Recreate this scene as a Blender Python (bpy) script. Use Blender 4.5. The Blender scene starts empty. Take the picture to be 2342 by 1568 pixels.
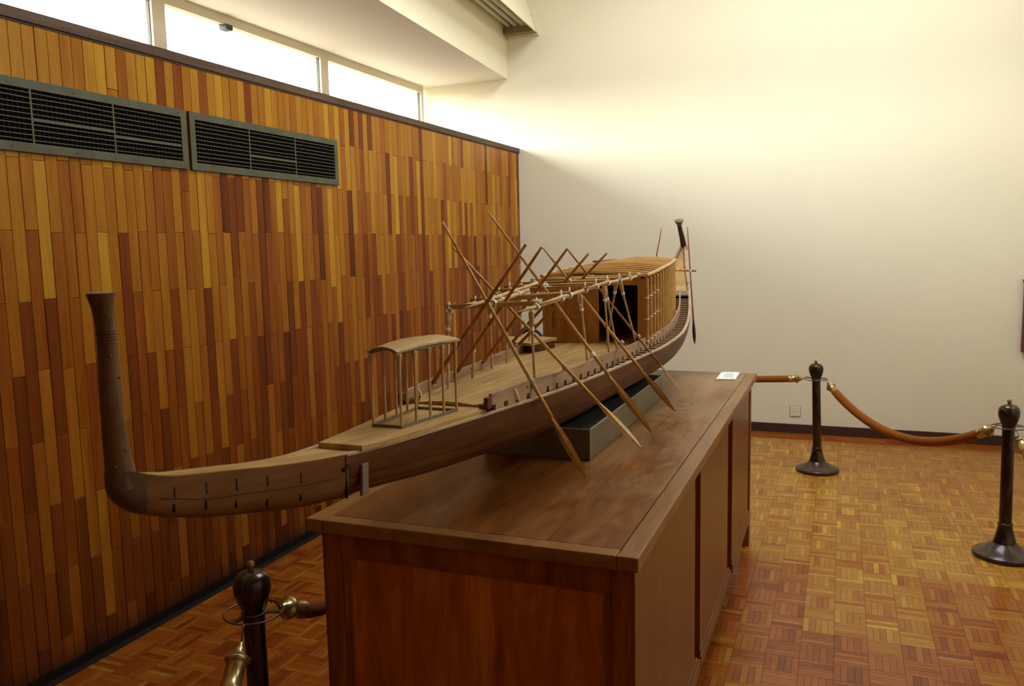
import bpy, bmesh, math, random
from mathutils import Vector, Matrix
import numpy as np
rnd = random.Random(7)
SC = bpy.context.scene
COL = SC.collection
PI = math.pi

# ------------------------------------------------------------------ camera, world, light, exposure
cam_d = bpy.data.cameras.new('camera')
cam = bpy.data.objects.new('camera', cam_d)
COL.objects.link(cam)
SC.camera = cam
YAW, PITCH, ROLL = 0.3820609, -0.1164423, 0.0218642
Rc = Matrix.Rotation(YAW, 3, 'Z') @ Matrix.Rotation(PITCH, 3, 'X') @ Matrix.Rotation(ROLL, 3, 'Y') @ Matrix.Rotation(PI / 2, 3, 'X')
cam.matrix_world = Matrix.Translation((0, 0, 1.75)) @ Rc.to_4x4()
cam_d.sensor_width = 36.0
cam_d.lens = 1881.05 / 2342 * 36.0
cam_d.clip_start = 0.05
cam_d.dof.use_dof = True
cam_d.dof.focus_distance = 3.1
cam_d.dof.aperture_fstop = 8.0

world = bpy.data.worlds.new('sky')
SC.world = world
world.use_nodes = True
wn, wl = world.node_tree.nodes, world.node_tree.links
wn.clear()
w_out = wn.new('ShaderNodeOutputWorld')
w_bg = wn.new('ShaderNodeBackground')
w_tc = wn.new('ShaderNodeTexCoord')
w_sep = wn.new('ShaderNodeSeparateXYZ')
w_rmp = wn.new('ShaderNodeValToRGB')
w_map = wn.new('ShaderNodeMapRange')
w_map.inputs[1].default_value = -1.0
w_map.inputs[2].default_value = 1.0
wl.new(w_tc.outputs['Generated'], w_sep.inputs[0])
wl.new(w_sep.outputs['Z'], w_map.inputs[0])
wl.new(w_map.outputs[0], w_rmp.inputs[0])
e = w_rmp.color_ramp.elements          # bright hazy sky over pale sunlit ground
e[0].position = 0.49; e[0].color = (0.085, 0.075, 0.055, 1)
e[1].position = 0.52; e[1].color = (1.0, 0.97, 0.90, 1)
for p_, c_ in ((0.62, (0.87, 0.93, 0.96, 1)), (0.74, (0.66, 0.70, 0.72, 1)), (0.90, (0.42, 0.48, 0.54, 1))):
    q_ = e.new(p_); q_.color = c_
wl.new(w_rmp.outputs[0], w_bg.inputs['Color'])
w_bg.inputs['Strength'].default_value = 8.0
wl.new(w_bg.outputs[0], w_out.inputs['Surface'])

vs = SC.view_settings
vs.view_transform = 'Standard'
vs.look = 'None'
vs.gamma = 1.0
vs.use_curve_mapping = False
vs.exposure = 1.72
SC.cycles.max_bounces = 10
SC.cycles.diffuse_bounces = 6
SC.cycles.sample_clamp_indirect = 8.0

XL, YB, ZT = -3.022, 7.812, 2.720          # left wall face, back wall, top of the panelling
XW, XR, YF, ZC = -4.067, 2.30, -2.6, 5.30  # window plane, right wall, wall behind the camera, ceiling
SOFF = 3.400

def portal(name, loc, rot, sx, sy):
    d = bpy.data.lights.new(name, 'AREA'); d.shape = 'RECTANGLE'; d.size = sx; d.size_y = sy
    d.cycles.is_portal = True
    o = bpy.data.objects.new(name, d); COL.objects.link(o); o.location = loc; o.rotation_euler = rot
portal('daylight_portal', (XW - 0.12, 3.3, 3.03), (0, -PI / 2, 0), 0.66, 9.2)
portal('daylight_portal', (-0.25, 4.95, 5.52), (0, 0, 0), 2.1, 2.7)
portal('daylight_portal', (XR + 0.28, 4.15, 4.06), (0, PI / 2, 0), 0.92, 2.6)

# ------------------------------------------------------------------ materials
def lin(r, g, b):
    f = lambda c: (c / 255 / 12.92) if c / 255 <= 0.04045 else ((c / 255 + 0.055) / 1.055) ** 2.4
    return (f(r), f(g), f(b), 1.0)

class NT:
    def __init__(s, name):
        s.m = bpy.data.materials.new(name); s.m.use_nodes = True
        s.n = s.m.node_tree.nodes; s.l = s.m.node_tree.links
        s.b = s.n['Principled BSDF']
    def new(s, t, **kw):
        x = s.n.new(t)
        for k, v in kw.items(): setattr(x, k, v)
        return x
    def link(s, a, b): s.l.new(a, b)
    def ramp(s, src, stops):
        r = s.new('ShaderNodeValToRGB')
        el = r.color_ramp.elements
        while len(el) < len(stops): el.new(0.5)
        for q, (p, c) in zip(el, stops): q.position = p; q.color = c if len(c) == 4 else (*c, 1)
        s.link(src, r.inputs[0]); return r.outputs[0]
    def pos(s, scale=(1, 1, 1)):
        g = s.new('ShaderNodeNewGeometry'); m = s.new('ShaderNodeMapping'); m.inputs['Scale'].default_value = scale
        s.link(g.outputs['Position'], m.inputs[0]); return m.outputs[0]
    def noise(s, vec, scale=5, detail=4, rough=0.55, dist=0.0):
        t = s.new('ShaderNodeTexNoise'); t.inputs['Scale'].default_value = scale; t.inputs['Detail'].default_value = detail
        t.inputs['Roughness'].default_value = rough; t.inputs['Distortion'].default_value = dist
        s.link(vec, t.inputs['Vector']); return t.outputs['Fac']
    def mix(s, a, b, fac, mode='MIX'):
        x = s.new('ShaderNodeMix', data_type='RGBA', blend_type=mode)
        if isinstance(fac, (int, float)): x.inputs[0].default_value = fac
        else: s.link(fac, x.inputs[0])
        for v, i in ((a, 6), (b, 7)):
            if isinstance(v, tuple): x.inputs[i].default_value = v if len(v) == 4 else (*v, 1)
            else: s.link(v, x.inputs[i])
        return x.outputs[2]
    def math(s, op, a, b=0.0, clamp=False):
        x = s.new('ShaderNodeMath', operation=op, use_clamp=clamp)
        for v, i in ((a, 0), (b, 1)):
            if isinstance(v, (int, float)): x.inputs[i].default_value = v
            else: s.link(v, x.inputs[i])
        return x.outputs[0]
    def bump(s, h, strength=0.2, dist=0.002):
        b = s.new('ShaderNodeBump'); b.inputs['Strength'].default_value = strength; b.inputs['Distance'].default_value = dist
        s.link(h, b.inputs['Height']); s.link(b.outputs[0], s.b.inputs['Normal'])
    def attr(s, name):
        a = s.new('ShaderNodeAttribute'); a.attribute_name = name; return a.outputs['Fac']
    def done(s, color=None, rough=0.5, metal=0.0, spec=0.5, coat=0.0, coat_r=0.1):
        if color is not None:
            if isinstance(color, tuple): s.b.inputs['Base Color'].default_value = color if len(color) == 4 else (*color, 1)
            else: s.link(color, s.b.inputs['Base Color'])
        if isinstance(rough, (int, float)): s.b.inputs['Roughness'].default_value = rough
        else: s.link(rough, s.b.inputs['Roughness'])
        s.b.inputs['Metallic'].default_value = metal
        s.b.inputs['Specular IOR Level'].default_value = spec
        s.b.inputs['Coat Weight'].default_value = coat
        s.b.inputs['Coat Roughness'].default_value = coat_r
        return s.m

def strip_wood(name, ramp_stops, grain_scale, rough=0.38, spec=0.22, bump=0.08, coat=0.0, dirt=None):
    """wood of many pieces: the per-face attribute 'tint' picks each piece's own colour, 'seed' shifts its grain"""
    t = NT(name)
    tint, seed = t.attr('tint'), t.attr('seed')
    v = t.pos(grain_scale)
    off = t.new('ShaderNodeVectorMath', operation='ADD')
    cmb = t.new('ShaderNodeCombineXYZ')
    t.link(t.math('MULTIPLY', seed, 37.0), cmb.inputs[0]); t.link(t.math('MULTIPLY', seed, 91.0), cmb.inputs[1]); t.link(t.math('MULTIPLY', seed, 53.0), cmb.inputs[2])
    t.link(v, off.inputs[0]); t.link(cmb.outputs[0], off.inputs[1])
    g1 = t.noise(off.outputs[0], 1.0, 5, 0.6, 0.6)
    g2 = t.noise(off.outputs[0], 6.0, 3, 0.6, 0.2)
    c = t.math('ADD', tint, t.math('MULTIPLY', t.math('SUBTRACT', g1, 0.5), 0.55))
    col = t.ramp(c, ramp_stops)
    col = t.mix(col, t.ramp(g2, [(0.3, (0.72, 0.68, 0.64)), (0.65, (1.06, 1.04, 1.02))]), 0.55, 'MULTIPLY')
    if dirt: col = dirt(t, col)
    t.bump(g2, bump, 0.001)
    return t.done(col, rough, spec=spec, coat=coat, coat_r=0.12)

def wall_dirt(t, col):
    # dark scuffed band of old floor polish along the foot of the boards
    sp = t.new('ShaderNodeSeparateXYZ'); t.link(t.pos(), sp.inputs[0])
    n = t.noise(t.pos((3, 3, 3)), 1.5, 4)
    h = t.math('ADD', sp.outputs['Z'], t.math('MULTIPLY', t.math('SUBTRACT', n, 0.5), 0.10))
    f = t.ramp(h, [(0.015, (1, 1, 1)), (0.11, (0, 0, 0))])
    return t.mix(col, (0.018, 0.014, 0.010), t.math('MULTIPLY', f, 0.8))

M = {}
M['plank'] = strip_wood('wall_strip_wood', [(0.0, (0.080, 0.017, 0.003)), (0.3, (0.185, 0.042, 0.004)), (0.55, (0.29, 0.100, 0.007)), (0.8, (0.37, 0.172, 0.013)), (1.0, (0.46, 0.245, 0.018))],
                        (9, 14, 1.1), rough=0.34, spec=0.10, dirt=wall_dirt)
M['parquet_x'] = strip_wood('parquet_wood', [(0.0, (0.17, 0.032, 0.003)), (0.3, (0.29, 0.072, 0.006)), (0.55, (0.32, 0.128, 0.012)), (0.8, (0.40, 0.195, 0.022)), (1.0, (0.53, 0.28, 0.036))],
                            (9, 9, 9), rough=0.30, spec=0.16, bump=0.03, coat=0.16)
def plain_wood(name, stops, scale, rough=0.4, spec=0.13, dist=1.0, bump=0.08, coat=0.0, fine=7.0, extra=None):
    t = NT(name)
    v = t.pos(scale)
    g1 = t.noise(v, 1.0, 5, 0.6, dist)
    g2 = t.noise(v, fine, 3, 0.65, 0.2)
    col = t.ramp(g1, stops)
    col = t.mix(col, t.ramp(g2, [(0.3, (0.70, 0.66, 0.62)), (0.65, (1.08, 1.05, 1.02))]), 0.6, 'MULTIPLY')
    r = rough
    if extra: col, r = extra(t, col, rough)
    t.bump(g2, bump, 0.001)
    return t.done(col, r, spec=spec, coat=coat, coat_r=0.15)

M['trim'] = plain_wood('dark_trim_wood', [(0.3, (0.055, 0.030, 0.020)), (0.7, (0.12, 0.070, 0.044))], (12, 0.9, 12), 0.5)
M['table_body'] = plain_wood('table_panel_wood', [(0.28, (0.14, 0.033, 0.005)), (0.5, (0.24, 0.065, 0.009)), (0.72, (0.34, 0.11, 0.016))], (7, 5, 0.9), 0.34, dist=2.2, coat=0.2)
M['table_panel'] = plain_wood('veneer_panel_wood', [(0.25, (0.24, 0.052, 0.006)), (0.5, (0.40, 0.105, 0.012)), (0.75, (0.55, 0.19, 0.022))], (6, 4, 1.0), 0.36, dist=3.2, coat=0.08)
M['table_side'] = plain_wood('table_side_wood', [(0.25, (0.125, 0.036, 0.008)), (0.5, (0.165, 0.050, 0.011)), (0.75, (0.21, 0.070, 0.015))], (7, 7, 0.7), 0.34, dist=1.0, coat=0.10)
def top_wear(t, col, rough):
    # dull, dusty, sun-bleached patches worn into the varnish, paler towards the rim
    n = t.noise(t.pos((1.6, 1.1, 1)), 1.3, 5, 0.65, 0.6)
    n2 = t.noise(t.pos((9, 4, 1)), 2.0, 5, 0.7, 1.2)
    sp = t.new('ShaderNodeSeparateXYZ'); t.link(t.pos(), sp.inputs[0])
    edge = t.ramp(t.math('ABSOLUTE', t.math('ADD', sp.outputs['X'], 0.915)), [(0.40, (0, 0, 0)), (0.47, (1, 1, 1))])
    f = t.ramp(n, [(0.42, (0, 0, 0)), (0.68, (1, 1, 1))])
    # most worn on the visitors' side and the far half, hardly at the near left corner
    wear = t.ramp(t.math('ADD', t.math('MULTIPLY', sp.outputs['X'], 0.55), t.math('MULTIPLY', sp.outputs['Y'], 0.22)), [(0.0, (0.06, 0.06, 0.06)), (0.42, (1, 1, 1))])
    col = t.mix(col, (0.32, 0.21, 0.085), t.math('MULTIPLY', t.math('MULTIPLY', t.math('ADD', f, edge, True), 0.6), wear))
    col = t.mix(col, (0.36, 0.29, 0.17), t.math('MULTIPLY', t.math('MULTIPLY', t.ramp(n2, [(0.50, (0, 0, 0)), (0.75, (1, 1, 1))]), 0.40), wear))
    return col, t.math('ADD', t.math('MULTIPLY', n2, 0.25), 0.22)
M['table_top'] = plain_wood('table_top_wood', [(0.25, (0.10, 0.028, 0.005)), (0.5, (0.17, 0.055, 0.010)), (0.75, (0.26, 0.10, 0.018))], (8, 1.1, 8), 0.3, dist=1.6, coat=0.06, extra=top_wear)
M['edge'] = plain_wood('table_edge_wood', [(0.3, (0.16, 0.062, 0.018)), (0.7, (0.30, 0.14, 0.04))], (6, 0.9, 10), 0.36, dist=1.0, coat=0.1)
def hull_stain(t, col, rough):
    n = t.noise(t.pos((5, 2.2, 9)), 1.6, 3, 0.6, 0.5)
    return t.mix(col, (0.02, 0.012, 0.012), t.math('MULTIPLY', t.ramp(n, [(0.63, (0, 0, 0)), (0.72, (1, 1, 1))]), 0.7)), rough
M['hull'] = plain_wood('hull_wood', [(0.28, (0.066, 0.019, 0.005)), (0.5, (0.105, 0.034, 0.009)), (0.75, (0.165, 0.062, 0.017))], (14, 1.6, 22), 0.42, dist=0.8, extra=hull_stain)
M['prow'] = plain_wood('prow_wood', [(0.28, (0.095, 0.036, 0.010)), (0.5, (0.14, 0.056, 0.016)), (0.75, (0.19, 0.085, 0.025))], (14, 2.0, 14), 0.42, dist=0.8)
M['deck'] = plain_wood('deck_wood', [(0.28, (0.29, 0.165, 0.052)), (0.5, (0.40, 0.245, 0.082)), (0.75, (0.51, 0.335, 0.13))], (30, 2.2, 30), 0.45, dist=0.7)
M['rail'] = plain_wood('bulwark_wood', [(0.28, (0.24, 0.14, 0.075)), (0.5, (0.33, 0.205, 0.115)), (0.75, (0.42, 0.28, 0.17))], (30, 2.5, 30), 0.5, dist=0.7)
M['rim'] = plain_wood('gunwale_wood', [(0.3, (0.36, 0.235, 0.14)), (0.7, (0.52, 0.38, 0.25))], (30, 3, 30), 0.55)
M['oar'] = plain_wood('oar_wood', [(0.28, (0.40, 0.205, 0.050)), (0.5, (0.52, 0.295, 0.080)), (0.75, (0.62, 0.40, 0.13))], (22, 22, 22), 0.36, dist=0.5, coat=0.15)
M['oar_dark'] = plain_wood('dark_oar_wood', [(0.28, (0.23, 0.090, 0.022)), (0.5, (0.32, 0.13, 0.032)), (0.75, (0.42, 0.19, 0.05))], (22, 22, 22), 0.36, dist=0.5, coat=0.15)
M['pole'] = plain_wood('pole_wood', [(0.28, (0.40, 0.235, 0.09)), (0.5, (0.52, 0.33, 0.15)), (0.75, (0.62, 0.44, 0.23))], (24, 24, 9), 0.45, dist=0.5)
M['beam'] = plain_wood('beam_wood', [(0.28, (0.35, 0.170, 0.042)), (0.5, (0.46, 0.245, 0.065)), (0.75, (0.56, 0.33, 0.10))], (5, 24, 24), 0.42, dist=0.6)
M['cabin'] = plain_wood('cabin_wood', [(0.28, (0.33, 0.135, 0.026)), (0.5, (0.43, 0.185, 0.038)), (0.75, (0.53, 0.25, 0.06))], (26, 26, 4), 0.38, dist=0.8, coat=0.15)
M['stern'] = plain_wood('stern_wood', [(0.28, (0.34, 0.19, 0.07)), (0.5, (0.43, 0.25, 0.095)), (0.75, (0.53, 0.33, 0.14))], (26, 6, 6), 0.42, dist=0.8)
M['lacquer'] = NT('dark_lacquer').done((0.028, 0.012, 0.009), 0.22, coat=0.4)
M['stem'] = plain_wood('stem_wood', [(0.28, (0.080, 0.036, 0.014)), (0.5, (0.115, 0.056, 0.022)), (0.75, (0.165, 0.088, 0.034))], (30, 30, 5), 0.4)
M['boot'] = NT('dark_boot_varnish').done((0.062, 0.026, 0.012), 0.32, spec=0.3)
M['mark'] = NT('dark_lashing').done((0.012, 0.008, 0.006), 0.7, spec=0.1)
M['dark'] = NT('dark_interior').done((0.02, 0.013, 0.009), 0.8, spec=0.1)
M['strap'] = NT('greyed_strap_wood').done((0.15, 0.10, 0.06), 0.5)
t = NT('white_cord'); n = t.noise(t.pos((300, 300, 300)), 1.0, 2); t.bump(n, 0.4, 0.001)
M['cord'] = t.done(t.ramp(n, [(0.3, (0.72, 0.68, 0.58)), (0.7, (0.88, 0.86, 0.80))]), 0.85)
t = NT('raw_twine'); n = t.noise(t.pos((300, 300, 300)), 1.0, 2); t.bump(n, 0.4, 0.001)
M['twine'] = t.done(t.ramp(n, [(0.3, (0.42, 0.32, 0.18)), (0.7, (0.62, 0.51, 0.33))]), 0.85)
def plaster(name, c, rough=0.9, sc=60, strength=0.25):
    t = NT(name); p = t.pos()
    n = t.noise(p, sc, 5, 0.6); n2 = t.noise(p, 1.3, 3)
    t.bump(n, strength, 0.004)
    col = t.mix(c, tuple(x * 0.94 for x in c[:3]), n2)
    return t.done(col, rough, spec=0.2)
M['wall'] = plaster('cream_plaster', (0.80, 0.745, 0.56))
M['soffit'] = plaster('pale_ceiling_paint', (0.80, 0.73, 0.63), sc=90, strength=0.15)
M['cream'] = plaster('cream_gloss_paint', (0.78, 0.72, 0.52), 0.5, 40, 0.05)
M['frame'] = plaster('window_frame_paint', (0.66, 0.60, 0.46), 0.55, 40, 0.05)
M['skirt'] = NT('brown_skirting').done((0.045, 0.019, 0.012), 0.5)
t = NT('olive_grey_enamel'); n = t.noise(t.pos((5, 5, 5)), 2.0, 4)
M['vent'] = t.done(t.ramp(n, [(0.3, (0.060, 0.056, 0.028)), (0.7, (0.088, 0.083, 0.044))]), 0.5, spec=0.25)
M['vent_dark'] = NT('vent_shadow_metal').done((0.006, 0.005, 0.0035), 0.8, spec=0.1)
M['slat'] = NT('vent_slat_metal').done((0.085, 0.072, 0.038), 0.5, spec=0.2)
M['screw'] = NT('screw_steel').done((0.10, 0.10, 0.085), 0.4, metal=0.7)
t = NT('plinth_paint'); n = t.noise(t.pos((6, 2, 6)), 2.0, 4)
M['plinth'] = t.done(t.ramp(n, [(0.3, (0.085, 0.060, 0.026)), (0.7, (0.15, 0.112, 0.056))]), 0.45)
M['plinth_top'] = NT('plinth_black_top').done((0.020, 0.018, 0.014), 0.6, spec=0.15)
M['plinth_edge'] = NT('plinth_worn_edge').done((0.32, 0.28, 0.17), 0.5)
t = NT('aged_bronze'); n = t.noise(t.pos((14, 14, 7)), 2.0, 4)
M['bronze'] = t.done(t.ramp(n, [(0.3, (0.014, 0.006, 0.004)), (0.55, (0.038, 0.020, 0.007)), (0.75, (0.10, 0.055, 0.014))]), 0.25, metal=0.45, spec=0.3, coat=0.35, coat_r=0.06)
t = NT('dusty_bronze_base'); n = t.noise(t.pos((9, 9, 9)), 2.0, 4)
M['bronze_base'] = t.done(t.ramp(n, [(0.3, (0.030, 0.011, 0.007)), (0.7, (0.060, 0.026, 0.016))]), 0.3, metal=0.2, spec=0.3, coat=0.3)
t = NT('worn_brass'); n = t.noise(t.pos((30, 30, 30)), 2.0, 4)
M['brass'] = t.done(t.ramp(n, [(0.3, (0.25, 0.16, 0.05)), (0.7, (0.55, 0.41, 0.17))]), 0.3, metal=0.85)
M['wire'] = NT('hook_wire').done((0.12, 0.11, 0.10), 0.35, metal=0.9)
t = NT('russet_velvet'); n = t.noise(t.pos((60, 60, 60)), 3.0, 3); t.bump(n, 0.3, 0.002)
t.b.inputs['Sheen Weight'].default_value = 0.12; t.b.inputs['Sheen Tint'].default_value = (0.9, 0.45, 0.15, 1)
M['velvet'] = t.done(t.ramp(n, [(0.3, (0.17, 0.042, 0.006)), (0.7, (0.30, 0.088, 0.010))]), 0.8, spec=0.1)
M['card'] = NT('white_card').done((0.80, 0.79, 0.76), 0.6)
M['ink'] = NT('grey_print').done((0.30, 0.30, 0.29), 0.7)
M['socket'] = NT('ivory_plastic').done((0.74, 0.69, 0.55), 0.45)
M['socket_gap'] = NT('socket_shadow').done((0.10, 0.08, 0.05), 0.7)
M['red'] = NT('red_plastic').done((0.55, 0.025, 0.03), 0.4)
M['yellow'] = NT('yellow_plastic').done((0.75, 0.42, 0.01), 0.4)
M['black'] = NT('black_rubber').done((0.015, 0.018, 0.018), 0.5)
M['tube'] = NT('unlit_tube_glass').done((0.62, 0.56, 0.40), 0.3)
M['trough'] = NT('trough_paint').done((0.30, 0.22, 0.09), 0.5)
M['board'] = plain_wood('reddish_board_wood', [(0.3, (0.13, 0.045, 0.035)), (0.7, (0.20, 0.08, 0.055))], (8, 8, 1), 0.5)
t = NT('window_glass')
g_tr, g_gl, g_mx = t.new('ShaderNodeBsdfTransparent'), t.new('ShaderNodeBsdfGlossy'), t.new('ShaderNodeMixShader')
g_gl.inputs['Roughness'].default_value = 0.02; g_mx.inputs[0].default_value = 0.06
t.link(g_tr.outputs[0], g_mx.inputs[1]); t.link(g_gl.outputs[0], g_mx.inputs[2])
t.link(g_mx.outputs[0], t.n['Material Output'].inputs['Surface'])
M['glass'] = t.m

# ------------------------------------------------------------------ mesh helpers
class MB:
    def __init__(s): s.v = []; s.f = []; s.t = []; s.s = []; s.sm = []
    def add(s, vs, fs, tint=0.5, seed=0.0, smooth=False):
        o = len(s.v); s.v += [tuple(p) for p in vs]; s.f += [tuple(i + o for i in f) for f in fs]
        s.t += [tint] * len(fs); s.s += [seed] * len(fs); s.sm += [smooth] * len(fs)
        return s
    def box(s, x0, y0, z0, x1, y1, z1, tint=0.5, seed=0.0):
        v = [(x, y, z) for x in (x0, x1) for y in (y0, y1) for z in (z0, z1)]
        return s.add(v, [(0, 1, 3, 2), (4, 6, 7, 5), (0, 4, 5, 1), (2, 3, 7, 6), (0, 2, 6, 4), (1, 5, 7, 3)], tint, seed)
    def obox(s, c, ax, ay, az, tint=0.5, seed=0.0):
        """box with centre c and half-axis vectors ax, ay, az"""
        c = Vector(c); ax = Vector(ax); ay = Vector(ay); az = Vector(az)
        v = [c + i * ax + j * ay + k * az for i in (-1, 1) for j in (-1, 1) for k in (-1, 1)]
        return s.add(v, [(0, 1, 3, 2), (4, 6, 7, 5), (0, 4, 5, 1), (2, 3, 7, 6), (0, 2, 6, 4), (1, 5, 7, 3)], tint, seed)
    def prism(s, pts, d):
        """closed polygon pts extruded by vector d"""
        d = Vector(d); n = len(pts); p = [Vector(q) for q in pts]
        v = p + [q + d for q in p]
        return s.add(v, [tuple(range(n))[::-1], tuple(range(n, 2 * n))] + [(i, (i + 1) % n, n + (i + 1) % n, n + i) for i in range(n)])
    def tube(s, pts, rad, n=8, cap=True, closed=False, flat=None):
        pts = [Vector(p) for p in pts]; m = len(pts)
        if not hasattr(rad, '__len__'): rad = [rad] * m
        vs, fs = [], []; ref = None
        for i, p in enumerate(pts):
            a = pts[(i - 1) % m] if (closed or i > 0) else p
            b = pts[(i + 1) % m] if (closed or i < m - 1) else p
            d = (b - a).normalized()
            if ref is None:
                ref = Vector((0, 0, 1)) if abs(d.z) < 0.9 else Vector((1, 0, 0))
                if flat is not None: ref = Vector(flat)
            u = (ref - d * ref.dot(d)).normalized(); w = d.cross(u); ref = u
            for k in range(n):
                a_ = 2 * PI * k / n
                vs.append(p + rad[i] * (math.cos(a_) * u + math.sin(a_) * w))
        for i in range(m if closed else m - 1):
            j = (i + 1) % m
            for k in range(n):
                k2 = (k + 1) % n
                fs.append((i * n + k, i * n + k2, j * n + k2, j * n + k))
        s.add(vs, fs, smooth=True)
        if cap and not closed:
            o = len(s.v) - len(vs)
            s.f += [tuple(o + k for k in range(n))[::-1], tuple(o + (m - 1) * n + k for k in range(n))]
            s.t += [0.5] * 2; s.s += [0.0] * 2; s.sm += [False] * 2
        return s
    def rod(s, a, b, r0, r1=None, n=8, seg=1):
        a, b = Vector(a), Vector(b); r1 = r0 if r1 is None else r1
        return s.tube([a.lerp(b, i / seg) for i in range(seg + 1)], [r0 + (r1 - r0) * i / seg for i in range(seg + 1)], n)
    def lathe(s, base, axis, prof, n=20):
        """prof = [(radius, height along axis)]"""
        base = Vector(base); d = Vector(axis).normalized()
        ref = Vector((0, 0, 1)) if abs(d.z) < 0.9 else Vector((1, 0, 0))
        u = (ref - d * ref.dot(d)).normalized(); w = d.cross(u)
        vs = [base + d * h + max(r, 1e-4) * (math.cos(2 * PI * k / n) * u + math.sin(2 * PI * k / n) * w) for r, h in prof for k in range(n)]
        m = len(prof)
        fs = [(i * n + k, i * n + (k + 1) % n, (i + 1) * n + (k + 1) % n, (i + 1) * n + k) for i in range(m - 1) for k in range(n)]
        s.add(vs, fs, smooth=True)
        s.add([vs[k] for k in range(n)], [tuple(range(n))[::-1]]); s.add([vs[(m - 1) * n + k] for k in range(n)], [tuple(range(n))])
        return s
    def loft(s, loops, close=True, caps=True, smooth=True):
        n = len(loops[0]); o = [p for l in loops for p in l]
        fs = []
        for i in range(len(loops) - 1):
            for k in range(n if close else n - 1):
                k2 = (k + 1) % n
                fs.append((i * n + k, i * n + k2, (i + 1) * n + k2, (i + 1) * n + k))
        s.add(o, fs, smooth=smooth)
        if caps:
            s.add(loops[0], [tuple(range(n))[::-1]]); s.add(loops[-1], [tuple(range(n))])
        return s
    def coil(s, c, axis, r, turns=3, pitch=0.004, wire=0.0016, jit=0.15, n=12):
        c = Vector(c); d = Vector(axis).normalized()
        ref = Vector((0, 0, 1)) if abs(d.z) < 0.9 else Vector((1, 0, 0))
        u = (ref - d * ref.dot(d)).normalized(); w = d.cross(u)
        pts = []
        for i in range(int(turns * n) + 1):
            a = 2 * PI * i / n
            rr = r * (1 + jit * (rnd.random() - 0.5))
            pts.append(c + d * (pitch * (i / n - turns / 2)) + rr * (math.cos(a) * u + math.sin(a) * w))
        return s.tube(pts, wire, 5)
    def build(s, name, mat, parent=None, kind=None, label=None, bevel=None):
        me = bpy.data.meshes.new(name)
        off = parent_origin(parent)
        me.from_pydata([(x - off[0], y - off[1], z - off[2]) for x, y, z in s.v], [], s.f)
        if name in ATTR_NAMES:
            a = me.attributes.new('tint', 'FLOAT', 'FACE'); a.data.foreach_set('value', s.t)
            a = me.attributes.new('seed', 'FLOAT', 'FACE'); a.data.foreach_set('value', s.s)
        me.polygons.foreach_set('use_smooth', s.sm)
        me.update()
        if not any(s.sm):
            bm = bmesh.new(); bm.from_mesh(me); bmesh.ops.recalc_face_normals(bm, faces=bm.faces); bm.to_mesh(me); bm.free()
        me.materials.append(M[mat] if isinstance(mat, str) else mat)
        o = bpy.data.objects.new(name, me); COL.objects.link(o)
        if parent is not None: o.parent = parent
        if kind: o['kind'] = kind
        if label: o['label'] = label
        if bevel:
            b = o.modifiers.new('soft_edges', 'BEVEL'); b.width = bevel; b.segments = 2; b.limit_method = 'ANGLE'
        return o
ATTR_NAMES = {'plank', 'plank_field', 'parquet_tile', 'parquet_field', 'parquet_border'}
def parent_origin(p):
    o = Vector((0, 0, 0))
    while p is not None: o = o + p.location; p = p.parent
    return o
def thing(name, label, cat, loc=(0, 0, 0), group=None):
    o = bpy.data.objects.new(name, None); o.empty_display_size = 0.1; COL.objects.link(o); o.location = loc
    o['label'] = label; o['category'] = cat
    if group: o['group'] = group
    return o
def tag(o, label, cat, group=None):
    o['label'] = label; o['category'] = cat
    if group: o['group'] = group
    return o
def interp(x, xs, ys): return float(np.interp(x, xs, ys))
def smooth_table(xs, ys):
    """monotone-ish cubic through the table (Catmull-Rom tangents)"""
    xs = list(xs); ys = list(ys); n = len(xs)
    m = [0] * n
    for i in range(n):
        a, b = max(0, i - 1), min(n - 1, i + 1)
        m[i] = (ys[b] - ys[a]) / (xs[b] - xs[a])
    def f(x):
        if x <= xs[0]: return ys[0]
        if x >= xs[-1]: return ys[-1]
        i = 0
        while xs[i + 1] < x: i += 1
        h = xs[i + 1] - xs[i]; t_ = (x - xs[i]) / h
        return ((2 * t_**3 - 3 * t_**2 + 1) * ys[i] + (t_**3 - 2 * t_**2 + t_) * h * m[i]
                + (-2 * t_**3 + 3 * t_**2) * ys[i + 1] + (t_**3 - t_**2) * h * m[i + 1])
    return f

# ================================================================== THE ROOM
def struct(mb, name, mat, parent=None, **k): return mb.build(name, mat, parent, 'structure' if parent is None else None, **k)
# floor slab with parquet tiles on it
floor = struct(MB().box(XL - 0.02, YF, -0.10, XR, YB, -0.004), 'floor', 'dark')
TS = 0.135
tiles = []
Vc = Vector((0, 0, 1.75)); Rw = Rc.transposed()
def view(p):
    q = Rw @ (Vector(p) - Vc); d = -q.z
    return (q.x / d * 1881.05, q.y / d * 1881.05, d) if d > 0.05 else None
def in_frame(p, mx=1171 + 60, my=784 + 60):
    q = view(p); return q is not None and abs(q[0]) < mx and abs(q[1]) < my
ybord = YB - 0.27
def finger_tile(mb, x0, y0, horiz, base):
    for k in range(5):
        tint = min(1, max(0, base + rnd.gauss(0, 0.14))); seed = rnd.random()
        g = 0.0006; a, b = k * TS / 5 + g, (k + 1) * TS / 5 - g
        hz = 0.0005 * rnd.random()
        if horiz: mb.box(x0 + g, y0 + a, -0.006, x0 + TS - g, y0 + b, hz, tint, seed)
        else: mb.box(x0 + a, y0 + g, -0.006, x0 + b, y0 + TS - g, hz, tint, seed)
nx0, nx1 = int(math.floor(XL / TS)), int(XR / TS)
ny0, ny1 = int(YF / TS), int(ybord / TS)
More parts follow.
